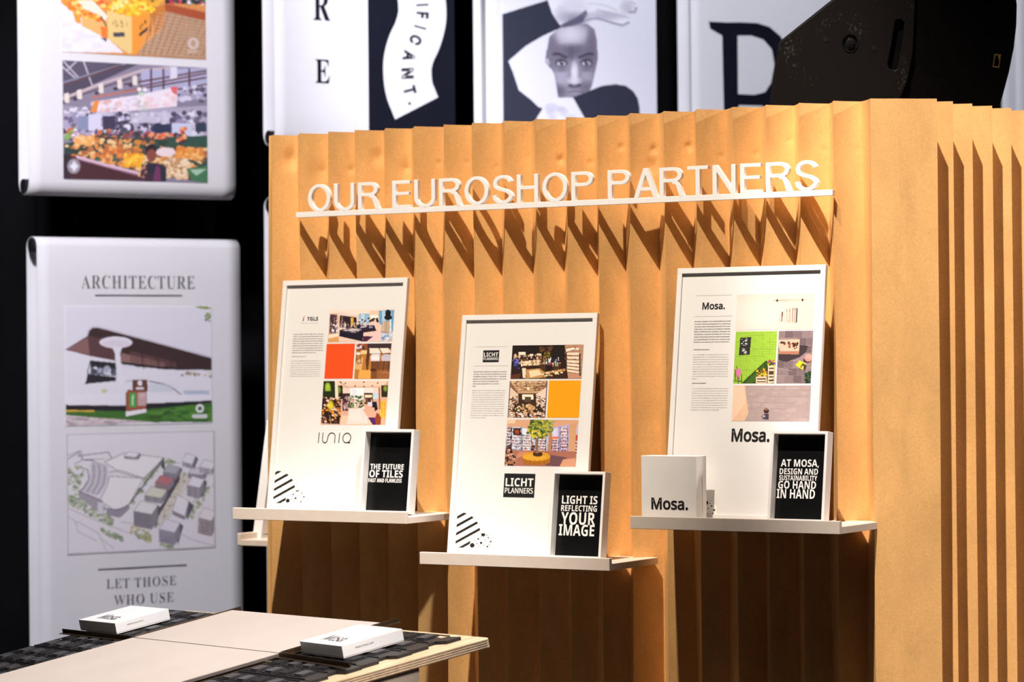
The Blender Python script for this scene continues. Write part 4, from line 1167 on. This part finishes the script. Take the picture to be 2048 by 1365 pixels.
MB().box(-.12, .12, -.12, .12, KF.W(0, KF.loc(1760, 245)[1]).z-.022, KF.W(0, KF.loc(1760, 245)[1]).z-.008).build('top_plate', DARKMETAL, st)


# ================================================================== HANGING BANNERS
def banner(u0, u1, z0, z1, label, plain=False):
    fr = Frame(BF.W(u0, z0), BX, (0, 0, 1), BN)
    t = thing('hanging_banner', fr, label, 'banner', 'printed fabric banners hanging before the black curtain')
    w = u1-u0; h = z1-z0; T = .13
    prof = []
    rb = .07
    for k in range(9): a = math.pi*k/8; prof.append((rb-rb*math.sin(a)*1.0, -T/2+T/2*math.cos(a)))
    prof = prof[::-1]      # back -> front at the bottom
    prof += [(rb+(h-2*rb)*k/14, 0) for k in range(1, 14)]
    rt = .05
    for k in range(9): a = math.pi*k/8; prof.append((h-rt+rt*math.sin(a), -T/2+T/2*math.cos(a)))
    prof += [(h-rt-(h-rb-rt)*k/8, -T) for k in range(1, 8)]
    n = len(prof); N_ = 16; v = []; f = []
    for i_ in range(N_+1):
        for (y, z) in prof:
            v.append((w*i_/N_, y, z+.0006*math.sin(i_*1.3+y*3)))
    for i_ in range(N_):
        for k in range(n):
            k2 = (k+1) % n; f.append((i_*n+k, (i_+1)*n+k, (i_+1)*n+k2, i_*n+k2))
    s = mesh('fabric_sleeve', v, f, FABRIC, t, smooth=True)
    so_ = s.modifiers.new('s', 'SOLIDIFY'); so_.thickness = .0015; so_.offset = -1
    for y in (.045, h-.045):
        MB().tube((-.006, y, -T/2), (w+.006, y, -T/2), .036, 20).build('tube', DARKMETAL, t)
    return t, fr


BZ = .0030
def bl(px, py): return BF.loc(px, py, BZ)
def bp_(fr, px, py): return fr.loc(px, py, BZ)


# lower left: ARCHITECTURE
t, fr = banner(-.515, .612, .06, 2.372, 'white hanging banner headed ARCHITECTURE with a building photo and an aerial sketch, lower left')
a = fr.loc(163, 577, BZ); b = fr.loc(389, 551, BZ)
text('lettering', serif('ARCHITECTURE'), a[0], a[1], b[0]-a[0], b[1]-a[1]-.004, BANNERINK, t, BZ, font=NOTO, grow=-.009, sp=1.06)
a = fr.loc(213, 1178, BZ); b = fr.loc(352, 1150, BZ); text('lettering', serif('LET THOSE'), a[0], a[1], b[0]-a[0], b[1]-a[1]-.004, BANNERINK, t, BZ, font=NOTO, grow=-.009, sp=1.08)
a = fr.loc(228, 1211, BZ); b = fr.loc(347, 1183, BZ); text('lettering', serif('WHO USE'), a[0], a[1], b[0]-a[0], b[1]-a[1]-.004, BANNERINK, t, BZ, font=NOTO, grow=-.009, sp=1.08)
mb = MB()
for (x0, y0, x1, y1) in ((190, 591, 364, 591), (196, 1139, 373, 1131)):
    a = fr.loc(x0, y0, BZ); b = fr.loc(x1, y1, BZ); mb.box(a[0], b[0], (a[1]+b[1])/2-.003, (a[1]+b[1])/2+.003, BZ, BZ+.0005)
mb.build('rule_line', BANNERINK, t)
o8 = (110, 590, 2.574)
A = Pic((48, 58), (803, 58), (812, 655), (57, 682), 260, 206, 'e4e2ee')
A.poly('38201e', (52, 285), (160, 215), (170, 185), (190, 168), (215, 168), (805, 322), (808, 402), (640, 385), (420, 372), (330, 345), (180, 318)).poly('5a3a3a', (52, 285), (165, 212), (300, 240), (330, 345), (180, 318)).poly('8a6460', (60, 282), (165, 220), (175, 312), (100, 296)).line('cfcad6', 8, (160, 214), (168, 186), (188, 166), (215, 166), (805, 320))
A.poly('a07870', (335, 300), (560, 350), (560, 385), (335, 350), a=.8).poly('6a4444', (380, 290), (620, 345), (620, 375), (380, 350), a=.6)
for x in (440, 520, 590, 650, 710, 760): A.line('281416', 5, (x, 300+(x-440)*.12), (x+10, 385))
A.line('141014', 12, (330, 352), (640, 386)).line('2a2028', 8, (600, 385), (808, 405))
A.poly('e8e6f0', (50, 290), (180, 320), (320, 350), (320, 520), (58, 520)).poly('1e1a20', (180, 340), (312, 352), (312, 385), (178, 375)).poly('1e1a20', (165, 410), (310, 425), (310, 445), (155, 462)).line('28242a', 5, (180, 340), (165, 400), (172, 415), (155, 462)).poly('6a7080', (180, 375), (312, 380), (312, 420), (178, 412)).spots([(185, 378), (300, 380), (300, 412), (185, 410)], 14, 8, 18, ['d8dcec', '404858', 'a8b0c0'])
A.ell('e8e4f0', 308, 246, 84, 30).ell('d8d0de', 308, 252, 70, 18, a=.6).poly('eae8f2', (286, 268), (340, 268), (330, 300), (340, 400), (352, 520), (325, 520), (312, 400), (302, 300))
A.rect('e8e6f0', 345, 385, 808, 545).spots([(640, 395), (805, 400), (805, 420), (650, 415)], 20, 6, 10, ['d0b890', '8a8890', 'e8e0d0']).line('6a6878', 6, (480, 445), (560, 460), (610, 485), (645, 512)).line('a8b8c8', 5, (360, 448), (400, 440), (480, 445)).rect('b8c4d8', 660, 490, 795, 510).rect('c8d4e0', 480, 460, 600, 500, a=.6)
A.poly('eceaf4', (55, 515), (808, 510), (810, 540), (470, 560), (57, 575)).poly('16161a', (57, 572), (360, 572), (470, 560), (808, 540), (810, 560), (460, 600), (57, 602))
A.poly('3c7020', (57, 600), (360, 600), (470, 590), (810, 552), (812, 652), (470, 655), (57, 625)).spots([(470, 600), (810, 565), (810, 645), (470, 650)], 60, 20, 44, ['4a8428', '2e5c1a', '3a6c20', '528c30'], .3).poly('c8b8b8', (57, 630), (300, 640), (500, 655), (57, 682)).spots([(60, 640), (420, 650), (300, 665), (60, 678)], 30, 14, 30, ['b0a0a4', 'd8ccd0'], .3)
A.rect('e0b840', 57, 598, 200, 606).spots([(700, 60), (803, 60), (803, 70), (770, 70)], 12, 5, 9, ['90a040', '607830']).spots([(765, 90), (803, 95), (803, 140), (770, 130)], 12, 5, 9, ['a8b868', '708848']).ell('c8d0a8', 250, 497, 16, 10)
A.poly('8a5034', (360, 505), (372, 490), (468, 495), (466, 590), (362, 605)).poly('6a3c28', (392, 440), (470, 438), (472, 495), (395, 492)).rect('a05838', 365, 500, 466, 595).rect('2fb04a', 380, 507, 412, 578).line('e0f0e0', 6, (396, 520), (396, 568)).rect('c8a8a8', 420, 502, 464, 572).rect('d8b8b8', 428, 510, 458, 530).poly('f0eef4', (362, 602), (466, 588), (466, 605), (362, 628)).ell('f0e8f0', 432, 455, 12, 14).rect('e8e0e8', 412, 476, 452, 488)
A.line('f4f4f8', 10, *[(745+17*math.cos(a), 582+17*math.sin(a)) for a in np.linspace(0, 2*math.pi, 16)]).rect('e4e8e8', 706, 612, 784, 632, a=.85)
A.place('photo', fr, *o8, t, BZ, FPRINT)
A = Pic((57, 715), (820, 700), (828, 1300), (63, 1342), 260, 214, 'e6e3ea')
G1 = '9a969e'; GR = ['a8b890', '8a9c74', 'bcc8a8', '788868']
for reg, n in (([(60, 890), (150, 880), (120, 1010), (65, 990)], 40), ([(65, 1030), (120, 1020), (240, 1110), (310, 1160), (290, 1195), (160, 1130), (70, 1080)], 110), ([(500, 850), (600, 840), (620, 870), (500, 930)], 30), ([(450, 930), (530, 880), (400, 1080), (380, 1060)], 60), ([(640, 900), (700, 900), (560, 1180), (530, 1180)], 40), ([(740, 1000), (820, 980), (700, 1150), (660, 1140)], 60), ([(230, 1205), (330, 1240), (350, 1275), (230, 1220)], 26), ([(400, 1215), (490, 1245), (480, 1275), (400, 1240)], 26), ([(540, 1280), (600, 1290), (600, 1305), (540, 1300)], 16)):
    A.spots(reg, n, 6, 13, GR, .8, .75)
A.poly('b8b4ae', (520, 900), (555, 840), (545, 1000), (400, 1200), (370, 1100), a=.0)
A.poly('d8d0c4', (640, 930), (700, 950), (560, 1200), (500, 1200), a=.7).spots([(640, 930), (680, 940), (540, 1180), (500, 1190)], 40, 5, 9, ['c8b8a0', 'a89c8c', 'e0d8cc'])
A.poly('f0edf0', (275, 935), (450, 945), (370, 1090), (300, 1105), (225, 1060), (265, 990)).line(G1, 4, (275, 935), (450, 945), (370, 1090), (300, 1110), (225, 1060), (265, 985), (275, 935))
A.poly('f0edf0', (250, 870), (350, 820), (550, 840), (450, 945), (340, 915)).line(G1, 4, (250, 860), (350, 815), (555, 840), (450, 950), (330, 915), (250, 862)).line('b0aab4', 6, (275, 915), (330, 905), (450, 945))
A.poly('c4c0c8', (175, 880), (200, 855), (265, 880), (270, 960), (215, 1035), (135, 1010), (170, 960), (180, 900))
for k in range(7):
    o_ = k*14; A.line('a09ca6' if k % 2 else 'dcd8e0', 5, (180+o_, 868+o_*.25), (184+o_, 920), (176+o_, 970), (148+o_, 1012+o_*.2))
A.line('77727c', 5, (130, 890), (165, 900), (172, 950), (140, 1000), (120, 1015)).line('8a868e', 5, (60, 850), (120, 810), (140, 850), (200, 855)).line('8a868e', 5, (115, 830), (270, 810), (285, 840)).line('8a868e', 4, (100, 870), (140, 850), (250, 845)).line(G1, 4, (60, 830), (130, 800), (140, 840))
A.poly('a8a2ae', (120, 1010), (240, 1060), (255, 1110), (230, 1130), (125, 1045)).poly('9a94a0', (260, 1100), (320, 1105), (375, 1080), (380, 1100), (330, 1150), (260, 1135)).line('77727c', 5, (120, 1010), (235, 1060), (250, 1100), (320, 1110), (375, 1080), (550, 845)).line('6a6670', 7, (555, 845), (380, 1075)).rect('d8d4de', 215, 1070, 245, 1130)
def block(x, y, w, d, h, roof, wall='a8a4ac', dark='5c5862'):
    A.poly(dark, (x+w, y+d*.3), (x+w+d*.25, y+d*.5), (x+w*.9, y+d+h), (x+w*.85, y+d+h*.4)).poly(wall, (x, y+d*.75), (x+w*.75, y+d), (x+w*.75, y+d+h), (x, y+d*.75+h)).poly('8c8892', (x+w*.75, y+d), (x+w, y+d*.3), (x+w, y+d*.3+h), (x+w*.75, y+d+h)).poly(roof, (x, y+d*.75), (x+w*.3, y), (x+w, y+d*.3), (x+w*.75, y+d)).line('6a6670', 2, (x, y+d*.75), (x+w*.3, y), (x+w, y+d*.3), (x+w*.75, y+d), (x, y+d*.75))
    for k in range(1, 4): A.line('77727c', 2, (x, y+d*.75+h*k/4), (x+w*.75, y+d+h*k/4))
    for k in range(1, 7): A.line('77727c', 2, (x+w*.75*k/7, y+d*.75+d*.25*k/7), (x+w*.75*k/7, y+d*.75+d*.25*k/7+h))
A.poly('4a4650', (555, 845), (560, 900), (640, 900), (640, 950), (500, 1190), (490, 1200), (470, 1190), (560, 1060), (590, 960), (540, 880))
block(550, 875, 90, 50, 26, 'b4b0bc', '9a96a4'); block(508, 930, 100, 50, 28, 'c07880', 'a88a90'); block(455, 988, 118, 60, 30, 'dcdccc'); block(400, 1062, 124, 70, 78, 'e8e6ea', '8a868e')
block(680, 890, 100, 40, 24, 'd8d4dc'); block(675, 935, 92, 60, 56, 'ece8f0'); block(600, 1030, 86, 110, 20, 'ece8f0'); block(530, 1155, 110, 70, 66, 'e6e2ec', '9c98a8'); block(735, 1095, 95, 70, 80, 'ece6e8', 'a89c9c'); block(650, 815, 70, 60, 24, 'e8e6ee', 'c8c4cc'); block(740, 850, 90, 50, 30, 'e8e6ee', 'ccc8d0'); block(350, 808, 80, 30, 14, 'ece8f0', 'ccc8d0')
for q in (((65, 1100), (200, 1160), (380, 1230)), ((100, 1180), (115, 1170), (220, 1230), (260, 1320)), ((110, 1185), (115, 1220), (210, 1270)), ((240, 1260), (300, 1310)), ((330, 1170), (400, 1180)), ((640, 1230), (700, 1260), (820, 1290)), ((600, 860), (640, 870)), ((65, 1140), (110, 1175))): A.line('b4b0b8', 4, *q)
A.spots([(380, 1180), (480, 1220), (490, 1270), (380, 1230)], 30, 5, 10, ['d8c8a0', 'c0b088', 'a8a878'])
m_ = np.zeros(A.X.shape, bool); m_[:3] = 1; m_[-3:] = 1; m_[:, :3] = 1; m_[:, -3:] = 1; A.put(m_, 'c0bcc6')
A.place('photo', fr, *o8, t, BZ, FPRINT)

# upper left: market photos
t, fr = banner(-.553, .592, 2.578, 4.60, 'white hanging banner with two fruit market photos, upper left')
o9 = (0, 0, 2.8444)
A = Pic((340, -345), (1166, -290), (1172, 336), (352, 298), 220, 180, 'd89048')
A.poly('e8e6f0', (350, 20), (400, 60), (560, 180), (700, 300), (350, 300)).spots([(355, 80), (560, 200), (560, 290), (355, 290)], 30, 20, 40, ['dcdae8', 'eeecf6'], .5, .6)
A.poly('e8902a', (350, 0), (620, 0), (610, 60), (450, 100), (360, 30)).spots([(350, -20), (600, -20), (600, 40), (380, 20)], 60, 9, 18, ['f07028', 'f8a040', 'd85018', 'f0d070']).poly('f0e4d0', (440, 10), (520, 0), (605, 90), (600, 120), (470, 50)).poly('e89830', (400, 30), (450, 40), (460, 140), (430, 130)).spots([(385, 25), (460, 30), (470, 80), (400, 70)], 24, 8, 14, ['f8a030', 'f07818', 'ffd070'])
A.poly('e8b468', (460, 80), (600, 130), (600, 220), (465, 150)).spots([(470, 60), (580, 100), (560, 125), (470, 95)], 26, 8, 14, ['f0a030', 'e86818', 'ffd060']).line('3a2010', 7, (570, 95), (600, 150)).poly('f07820', (570, 150), (605, 160), (602, 222), (572, 212)).poly('3a3a50', (568, 215), (605, 220), (600, 240))
A.poly('e8c880', (605, 60), (748, 95), (750, 305), (725, 305), (610, 225)).poly('ee9830', (745, 95), (860, 55), (935, 20), (930, 150), (830, 240), (765, 310), (748, 305)).poly('b86a20', (850, 60), (860, 50), (855, 200), (845, 215)).poly('c87828', (860, 50), (935, 20), (932, 150), (870, 190))
A.spots([(630, 10), (700, -20), (860, -10), (865, 60), (745, 95), (610, 60)], 200, 9, 17, ['f8c820', 'f0a818', 'ffdc50', 'e88c10']).spots([(620, 40), (700, -10), (720, 20), (640, 60)], 20, 8, 14, ['e8d070', 'f8e890'])
A.rect('40404c', 640, 185, 705, 210).poly('40302c', (785, 190), (838, 150), (838, 170), (788, 208)).bars([(625, 105), (720, 120), (720, 150), (625, 140)], 26, 6, 8, 22, ['b09858', 'a88840']).bars([(755, 140), (830, 105), (830, 120), (755, 165)], 20, 8, 8, 26, ['7a4818']).spots([(840, -30), (930, -30), (910, 20), (860, 30)], 22, 8, 16, ['c89830', '786020', 'f0b030'])
A.poly('b08868', (940, 50), (1168, 110), (1172, 336), (770, 312), (830, 240), (932, 150))
for k in range(26):
    x = 790+k*17; A.line('7a5840', 4, (x, 312), (x+60+k*4, 60+k*3)) if k % 2 else A.line('c8a484', 4, (x, 312), (x+70, 90+k*3))
for k in range(13): A.line('caa888', 4, (800+k*8, 300-k*19), (1172, 322-k*17))
A.poly('a84c20', (935, 10), (1168, 60), (1168, 115), (935, 60)).line('e09060', 5, (935, 14), (1168, 64)).rect('281c28', 935, -40, 1168, 18).spots([(935, -20), (1165, -20), (1165, 30), (935, 8)], 40, 8, 16, ['3a7048', 'c83040', '281c28', 'e8e0e8', '404858']).ell('d8c8c0', 1098, 245, 32, 34, a=.8).ell('b89880', 1098, 245, 14, 20).rect('c8b4a4', 1065, 285, 1130, 298, a=.8)
A.place('photo', fr, *o9, t, BZ, FPRINT)
A = Pic((352, 343), (1170, 385), (1187, 1040), (362, 1020), 280, 224, '8a8298')
A.poly('4c4458', (352, 343), (790, 360), (700, 400), (360, 560)).poly('585064', (352, 343), (660, 355), (360, 470))
for q in ((352, 380, 430, 450), (430, 350, 380, 400), (470, 350, 520, 490), (360, 350, 440, 440)): A.line('b8b0c0', 9, q[:2], q[2:])
A.line('8088a0', 10, (360, 470), (700, 362)).line('6a3c34', 8, (370, 480), (680, 370)).line('c8b4b8', 15, (360, 560), (560, 480), (800, 400), (960, 385)).line('4a3238', 7, (360, 575), (800, 420))
A.poly('b0b0d0', (790, 400), (1170, 385), (1175, 560), (1000, 570), (800, 520))
for x in (850, 920, 1070): A.line('584060', 12, (x, 395), (x+4, 560))
for y in (440, 480, 520): A.line('5c3a40', 10, (700, y+40), (1172, y-40))
A.rect('e0dcec', 960, 380, 1000, 450).line('683840', 10, (790, 490), (1172, 415)).spots([(1010, 500), (1165, 490), (1165, 570), (1010, 580)], 50, 8, 20, ['d8d4e8', '5a5268', 'a8a0bc'])
for x, y in ((375, 555), (445, 535), (565, 500), (670, 475), (755, 455)): A.poly('e8dcd4', (x-12, y-20), (x+14, y-28), (x+18, y+30), (x-8, y+30)).ell('403848', x-20, y+30, 14, 10)
A.poly('ece4f0', (520, 580), (780, 540), (1005, 490), (1000, 605), (790, 625), (540, 645)).spots([(530, 590), (780, 550), (790, 620), (540, 640)], 60, 12, 30, ['f4ecf4', 'c8c4e0', 'e8d8e4', 'd8a8a0'], .7, .6).poly('e89040', (530, 575), (560, 570), (545, 645), (510, 640)).spots([(780, 505), (830, 500), (830, 620), (780, 620)], 18, 10, 20, ['8ac088', 'f0e8f0', 'c8d8c8']).poly('e06868', (960, 495), (1005, 490), (1000, 540), (975, 530)).line('c87050', 9, (520, 555), (770, 510)).spots([(820, 560), (990, 530), (990, 600), (820, 610)], 22, 14, 28, ['f8f0f8', 'f0c8d0'], .7, .6)
A.poly('b0a8c0', (362, 600), (520, 645), (1005, 610), (1180, 600), (1184, 780), (362, 780)).spots([(362, 610), (500, 620), (500, 660), (362, 650)], 30, 8, 18, ['dcd8e8', '9890a8'])
A.spots([(362, 650), (1180, 640), (1180, 780), (362, 780)], 300, 8, 22, ['c8c4dc', '6a6480', 'e4e0f0', '504860', '988fb0', '3c3850'], .9).rect('d8d4ec', 500, 650, 570, 745).rect('3c3450', 580, 660, 650, 740).rect('d4d0e4', 735, 640, 960, 700, a=.7).rect('28304c', 870, 705, 970, 755).rect('ccd0e8', 975, 700, 1090, 770).rect('2c3850', 1110, 700, 1175, 750).rect('8890b0', 440, 660, 500, 740)
A.spots([(540, 740), (860, 750), (860, 800), (540, 790)], 90, 8, 15, ['30684a', '402c40', 'c87040', '284030', 'b04840', '5a4a60']).spots([(362, 720), (440, 730), (440, 800), (362, 800)], 34, 8, 15, ['d05838', '80b058', 'b890a8', '4a4050', 'e8e0e8']).spots([(840, 760), (1000, 760), (1000, 830), (840, 830)], 60, 9, 16, ['e87840', 'c84830', 'f0a070', '503048'])
A.poly('284038', (362, 820), (560, 780), (1180, 800), (1186, 1040), (780, 980), (365, 880)).spots([(365, 830), (560, 780), (830, 800), (1180, 850), (1186, 1030), (800, 1000), (420, 890)], 420, 9, 22, ['e8a058', 'd88838', 'f0b870', 'c07038', '30503c', 'f0c890', 'a86838', '243c30'], .65)
A.poly('2c5040', (940, 780), (1180, 770), (1184, 840), (960, 840)).spots([(1010, 840), (1150, 840), (1150, 900), (1000, 900)], 60, 10, 18, ['f0a048', 'e88830', 'f8c070']).spots([(700, 880), (810, 880), (790, 950), (710, 950)], 60, 10, 17, ['f8b020', 'f09818', 'ffd040']).spots([(430, 780), (540, 775), (530, 830), (430, 830)], 40, 9, 16, ['f0a858', 'f8c888']).spots([(930, 900), (1080, 910), (1060, 1020), (950, 1000)], 90, 8, 15, ['e8c8a0', 'f4dcb8', 'c89868']).ell('f0dce0', 940, 865, 55, 26).spots([(540, 860), (690, 850), (700, 920), (520, 910)], 70, 9, 18, ['e88a40', 'f0a860', 'c86c30', '406048'])
A.poly('3a7850', (1060, 960), (1180, 940), (1186, 1040), (1100, 1030)).poly('a8c8b0', (1080, 965), (1180, 960), (1120, 1000))
A.poly('481e24', (362, 875), (560, 930), (780, 985), (790, 1030), (362, 1020)).line('d8b8cc', 16, (440, 895), (600, 940), (780, 985)).line('8a5c70', 7, (440, 908), (780, 1000)).poly('2c1a24', (362, 875), (400, 890), (400, 1020), (362, 1020)).ell('e8e8f4', 420, 948, 36, 42, a=.35).ell('e8e8f4', 422, 948, 24, 14, a=.8).ell('e8e8f4', 422, 948, 12, 30, a=.8)
A.ell('241420', 855, 850, 34, 30).ell('8a4838', 858, 885, 28, 36).poly('3a2034', (800, 960), (840, 925), (900, 930), (945, 970), (940, 1035), (790, 1030)).poly('70305c', (880, 940), (930, 960), (920, 1030), (870, 1030)).poly('1c2030', (835, 935), (890, 935), (870, 990), (850, 990)).spots([(790, 960), (830, 950), (820, 1025), (785, 1020)], 14, 7, 13, ['c08868', '4a2838']).poly('202438', (905, 935), (945, 950), (945, 1030), (915, 1030))
A.spots([(1020, 730), (1060, 730), (1060, 810), (1000, 810)], 24, 8, 15, ['e87848', '402838', 'f0b080', '5878a8'])
A.place('photo', fr, *o9, t, BZ, FPRINT)

# second column
t, fr = banner(.822, 1.925, 2.868, 4.80, 'tall hanging banner half white with serif letters, half navy with white ribbon')
a = fr.loc(738.5, 260, BZ); b = fr.loc(735, 0, BZ)
mesh('navy_field', [((a[0]+b[0])/2, .07, BZ), (1.103, .07, BZ), (1.103, 1.8, BZ), ((a[0]+b[0])/2, 1.8, BZ)], [(0, 1, 2, 3)], NAVY, t)
for s, x0, y0, x1, y1 in (('R', 627, 39, 660, -16), ('E', 631, 165, 659, 120)):
    a = fr.loc(x0, y0, BZ); b = fr.loc(x1, y1, BZ)
    text('lettering', serif(s), a[0], a[1], b[0]-a[0], b[1]-a[1], NAVY, t, BZ+.0005, font=NOTO, grow=-.002)
# ribbon: centre line and width from the photo, in crop coordinates of the second column
o10 = (500, 0, 4.096)
cl = [(1340, -420), (1365, -260), (1385, -130), (1400, -60), (1412, 60), (1408, 160), (1372, 290), (1322, 400), (1292, 520), (1292, 640), (1308, 740), (1338, 820), (1366, 888)]
def fl(x, y, z=BZ): return fr.loc(o10[0]+x/o10[2], o10[1]+y/o10[2], z)
def smoothc(P, m=6):
    out = []
    for i in range(len(P)-1):
        p0, p1, p2, p3 = P[max(i-1, 0)], P[i], P[i+1], P[min(i+2, len(P)-1)]
        for k in range(m):
            t_ = k/m; out.append(tuple(.5*((2*p1[j])+(-p0[j]+p2[j])*t_+(2*p0[j]-5*p1[j]+4*p2[j]-p3[j])*t_*t_+(-p0[j]+3*p1[j]-3*p2[j]+p3[j])*t_**3) for j in (0, 1)))
    return out+[P[-1]]
cs = smoothc(cl)
band = stroke([fl(*p) for p in cs], .30)
rib = MB().prism(band, BZ+.0004, BZ+.0008, bottom=False).build('ribbon', FABRIC, t)
arcL = [0]
for p, q in zip(cs, cs[1:]): arcL.append(arcL[-1]+math.dist(p, q))
def at_y(yt):
    return min(range(len(cs)), key=lambda i_: abs(cs[i_][1]-yt))
mb = MB()
for ch, yt, wdt in (('N', -150, 62), ('I', -40, 14), ('I', 38, 14), ('F', 118, 52), ('I', 215, 14), ('C', 332, 76), ('A', 450, 84), ('N', 608, 86), ('T', 735, 66), ('.', 828, 18)):
    i_ = at_y(yt); p = cs[i_]; d = Vector((cs[min(i_+1, len(cs)-1)][0]-cs[max(i_-1, 0)][0], cs[min(i_+1, len(cs)-1)][1]-cs[max(i_-1, 0)][1])).normalized()
    upv = Vector((d.y, -d.x))      # letters read downwards, their tops to the right
    hgt = 100
    if ch == 'I': g0 = [[[(0, 0), (wdt, 0), (wdt, hgt), (0, hgt)]]]
    elif ch == '.': g0 = [[[(0, 0), (20, 0), (20, 20), (0, 20)]]]
    else: g0 = fit(glyphs(ch, INTER, 4, .035), 0, 0, wdt, hgt)
    for g in g0:
        lo = []
        for l in g:
            lo.append([fl(p[0]+d.x*(x-wdt/2)+upv.x*(y-hgt/2), p[1]+d.y*(x-wdt/2)+upv.y*(y-hgt/2)) for (x, y) in l])
        mb.prism(lo, BZ+.0012, BZ+.0016, bottom=False)
mb.build('lettering', NAVY, rib)
banner(.822, 1.925, .30, 2.60, 'white hanging banner mostly hidden behind the left end of the paper partition')

# third column: portrait
t, fr = banner(2.128, 3.268, 2.70, 4.85, 'hanging banner with a black and white portrait of a person with raised arms')
o11 = (930, 0, 3.2508)
A = Pic((243, -330), (1240, -290), (1248, 980), (246, 900), 300, 330, 'e4e4f0')
NV = '1c2136'
A.poly(NV, (243, 100), (530, 5), (560, -60), (620, 180), (500, 235), (390, 300), (280, 395), (310, 470), (345, 580), (420, 640), (470, 690), (510, 700), (440, 790), (440, 1000), (243, 1000))
A.poly(NV, (690, 630), (800, 590), (880, 560), (970, 550), (1040, 562), (1090, 600), (1120, 650), (1132, 720), (1130, 1000), (760, 1000), (740, 720))
A.poly('e8e8f2', (440, 790), (470, 740), (500, 690), (580, 630), (640, 640), (690, 650), (740, 720), (780, 790), (780, 1000), (440, 1000)).spots([(480, 740), (560, 680), (700, 720), (720, 800), (470, 800)], 18, 20, 50, ['d0d0e0', 'f0f0f8', 'b8b8cc'], .6, .5)
# face
F1 = [(540, 240), (590, 195), (660, 165), (740, 150), (790, 155), (835, 190), (850, 260), (850, 340), (845, 430), (830, 500), (815, 560), (800, 592), (745, 612), (690, 632), (595, 632), (585, 560), (570, 480), (540, 420), (520, 350), (530, 300)]
A.poly('8c8699', *F1); fm = A.mask(F1); keep = A.c.copy()
A.soft('dcdae8', 680, 220, 130, 90, .9).soft('6c6478', 560, 330, 50, 150, .8).soft('6a6276', 815, 330, 50, 180, .9).soft('5a5268', 690, 330, 130, 60, .8).soft('b8b4c8', 620, 500, 60, 80, .7).soft('a8a2b6', 780, 490, 50, 70, .8).soft('4a4258', 600, 590, 60, 60, .7).soft('584f66', 780, 570, 60, 60, .6)
A.soft('5a5268', 680, 350, 26, 60, .8).line('3c3448', 20, (570, 352), (600, 350), (650, 372), a=.9).line('3c3448', 20, (735, 372), (790, 350), (822, 352), a=.9)
for cx_ in (618, 780):
    A.soft('3a3348', cx_, 405, 52, 44, .95).ell('c8c6d8', cx_, 412, 28, 13).ell('1c1828', cx_+2, 409, 14, 15).ell('f0f0f8', cx_+6, 403, 4, 4).line('1c1828', 7, (cx_-34, 408), (cx_-10, 394), (cx_+18, 396), (cx_+36, 412)).soft('6c6478', cx_, 452, 44, 22, .8)
A.soft('e8e6f2', 702, 470, 30, 85, .95).soft('dcdae8', 700, 525, 56, 34, .8).ell('2c2438', 676, 553, 16, 8).ell('2c2438', 732, 553, 16, 8).soft('4a4258', 703, 562, 46, 18, .8).soft('9a94a8', 700, 596, 70, 22, .8).line('4c4458', 6, (650, 600), (705, 592), (760, 598))
A.c[~fm] = keep[~fm]
A.line('5a5268', 8, (525, 330), (520, 400), (548, 440)).line('5a5268', 6, (850, 330), (852, 380), (842, 430))
# raised hand and forearm
A.poly('ebebf5', (530, 0), (560, -60), (1120, -60), (1120, 60), (1085, 75), (1060, 60), (1060, 120), (1090, 140), (1020, 165), (940, 150), (860, 120), (800, 125), (720, 165), (620, 180), (560, 90)).soft('8c8aa0', 700, 120, 130, 60, .9).poly('5c5870', (600, 170), (640, 150), (720, 110), (780, 60), (790, 90), (760, 140), (650, 180)).soft('b4b2c6', 620, 90, 60, 60, .6).line('8a8aa0', 12, (860, 118), (960, 148), (1020, 162), (1062, 140)).line('c0c0d2', 10, (850, 60), (960, 90), (1060, 110)).line('6a6a84', 10, (1060, 70), (1100, 75), (1112, 40)).line('b8b8cc', 8, (1070, 5), (1110, 15)).line('a8a8c0', 9, (800, 20), (900, 30), (980, 60), a=.5).soft('a4a2b8', 900, 100, 160, 40, .7).soft('b0aec4', 1050, 40, 60, 60, .7).soft('c4c2d4', 700, 40, 120, 60, .5).line('74728c', 7, (620, 182), (720, 160), (800, 124), (862, 118))
A.place('photo', fr, *o11, t, BZ, FPRINT)

# fourth column: big serif letter
t, fr = banner(3.515, 4.66, 2.70, 4.95, 'white hanging banner with a huge navy serif letter B beside the black loudspeaker')
def q4(x, y): return fr.loc(930+x/3.2508, y/3.2508, BZ)
S1 = [(1585, 140), (1700, 146), (1790, 145), (1900, 150), (1980, 175), (2050, 235), (2110, 330), (2125, 420), (2100, 520), (2040, 600), (1990, 640), (2080, 680), (2150, 760), (2170, 880), (2120, 990), (2000, 1060), (1880, 1080), (1600, 1080), (1600, 1050), (1690, 1020), (1672, 230), (1595, 185)]
H1 = [(1772, 230), (1860, 228), (1940, 255), (1995, 320), (2012, 420), (1990, 540), (1950, 600), (1880, 617), (1775, 612)]
H2 = [(1778, 682), (1930, 684), (2010, 740), (2040, 850), (2010, 960), (1930, 1010), (1790, 1010)]
l1 = [q4(*p) for p in S1]; l1 = l1 if area(l1) > 0 else l1[::-1]
MB().prism([l1, [q4(*p) for p in H1], [q4(*p) for p in H2]], BZ, BZ+.0005, bottom=False).build('lettering', NAVY, t)
banner(4.86, 5.80, 2.70, 5.0, 'plain white hanging banner hidden behind the black loudspeaker')
u6 = BF.loc(2031, 100)[0]
banner(u6, u6+1.12, 2.60, 5.0, 'white hanging banner glimpsed at the right edge past the loudspeaker')
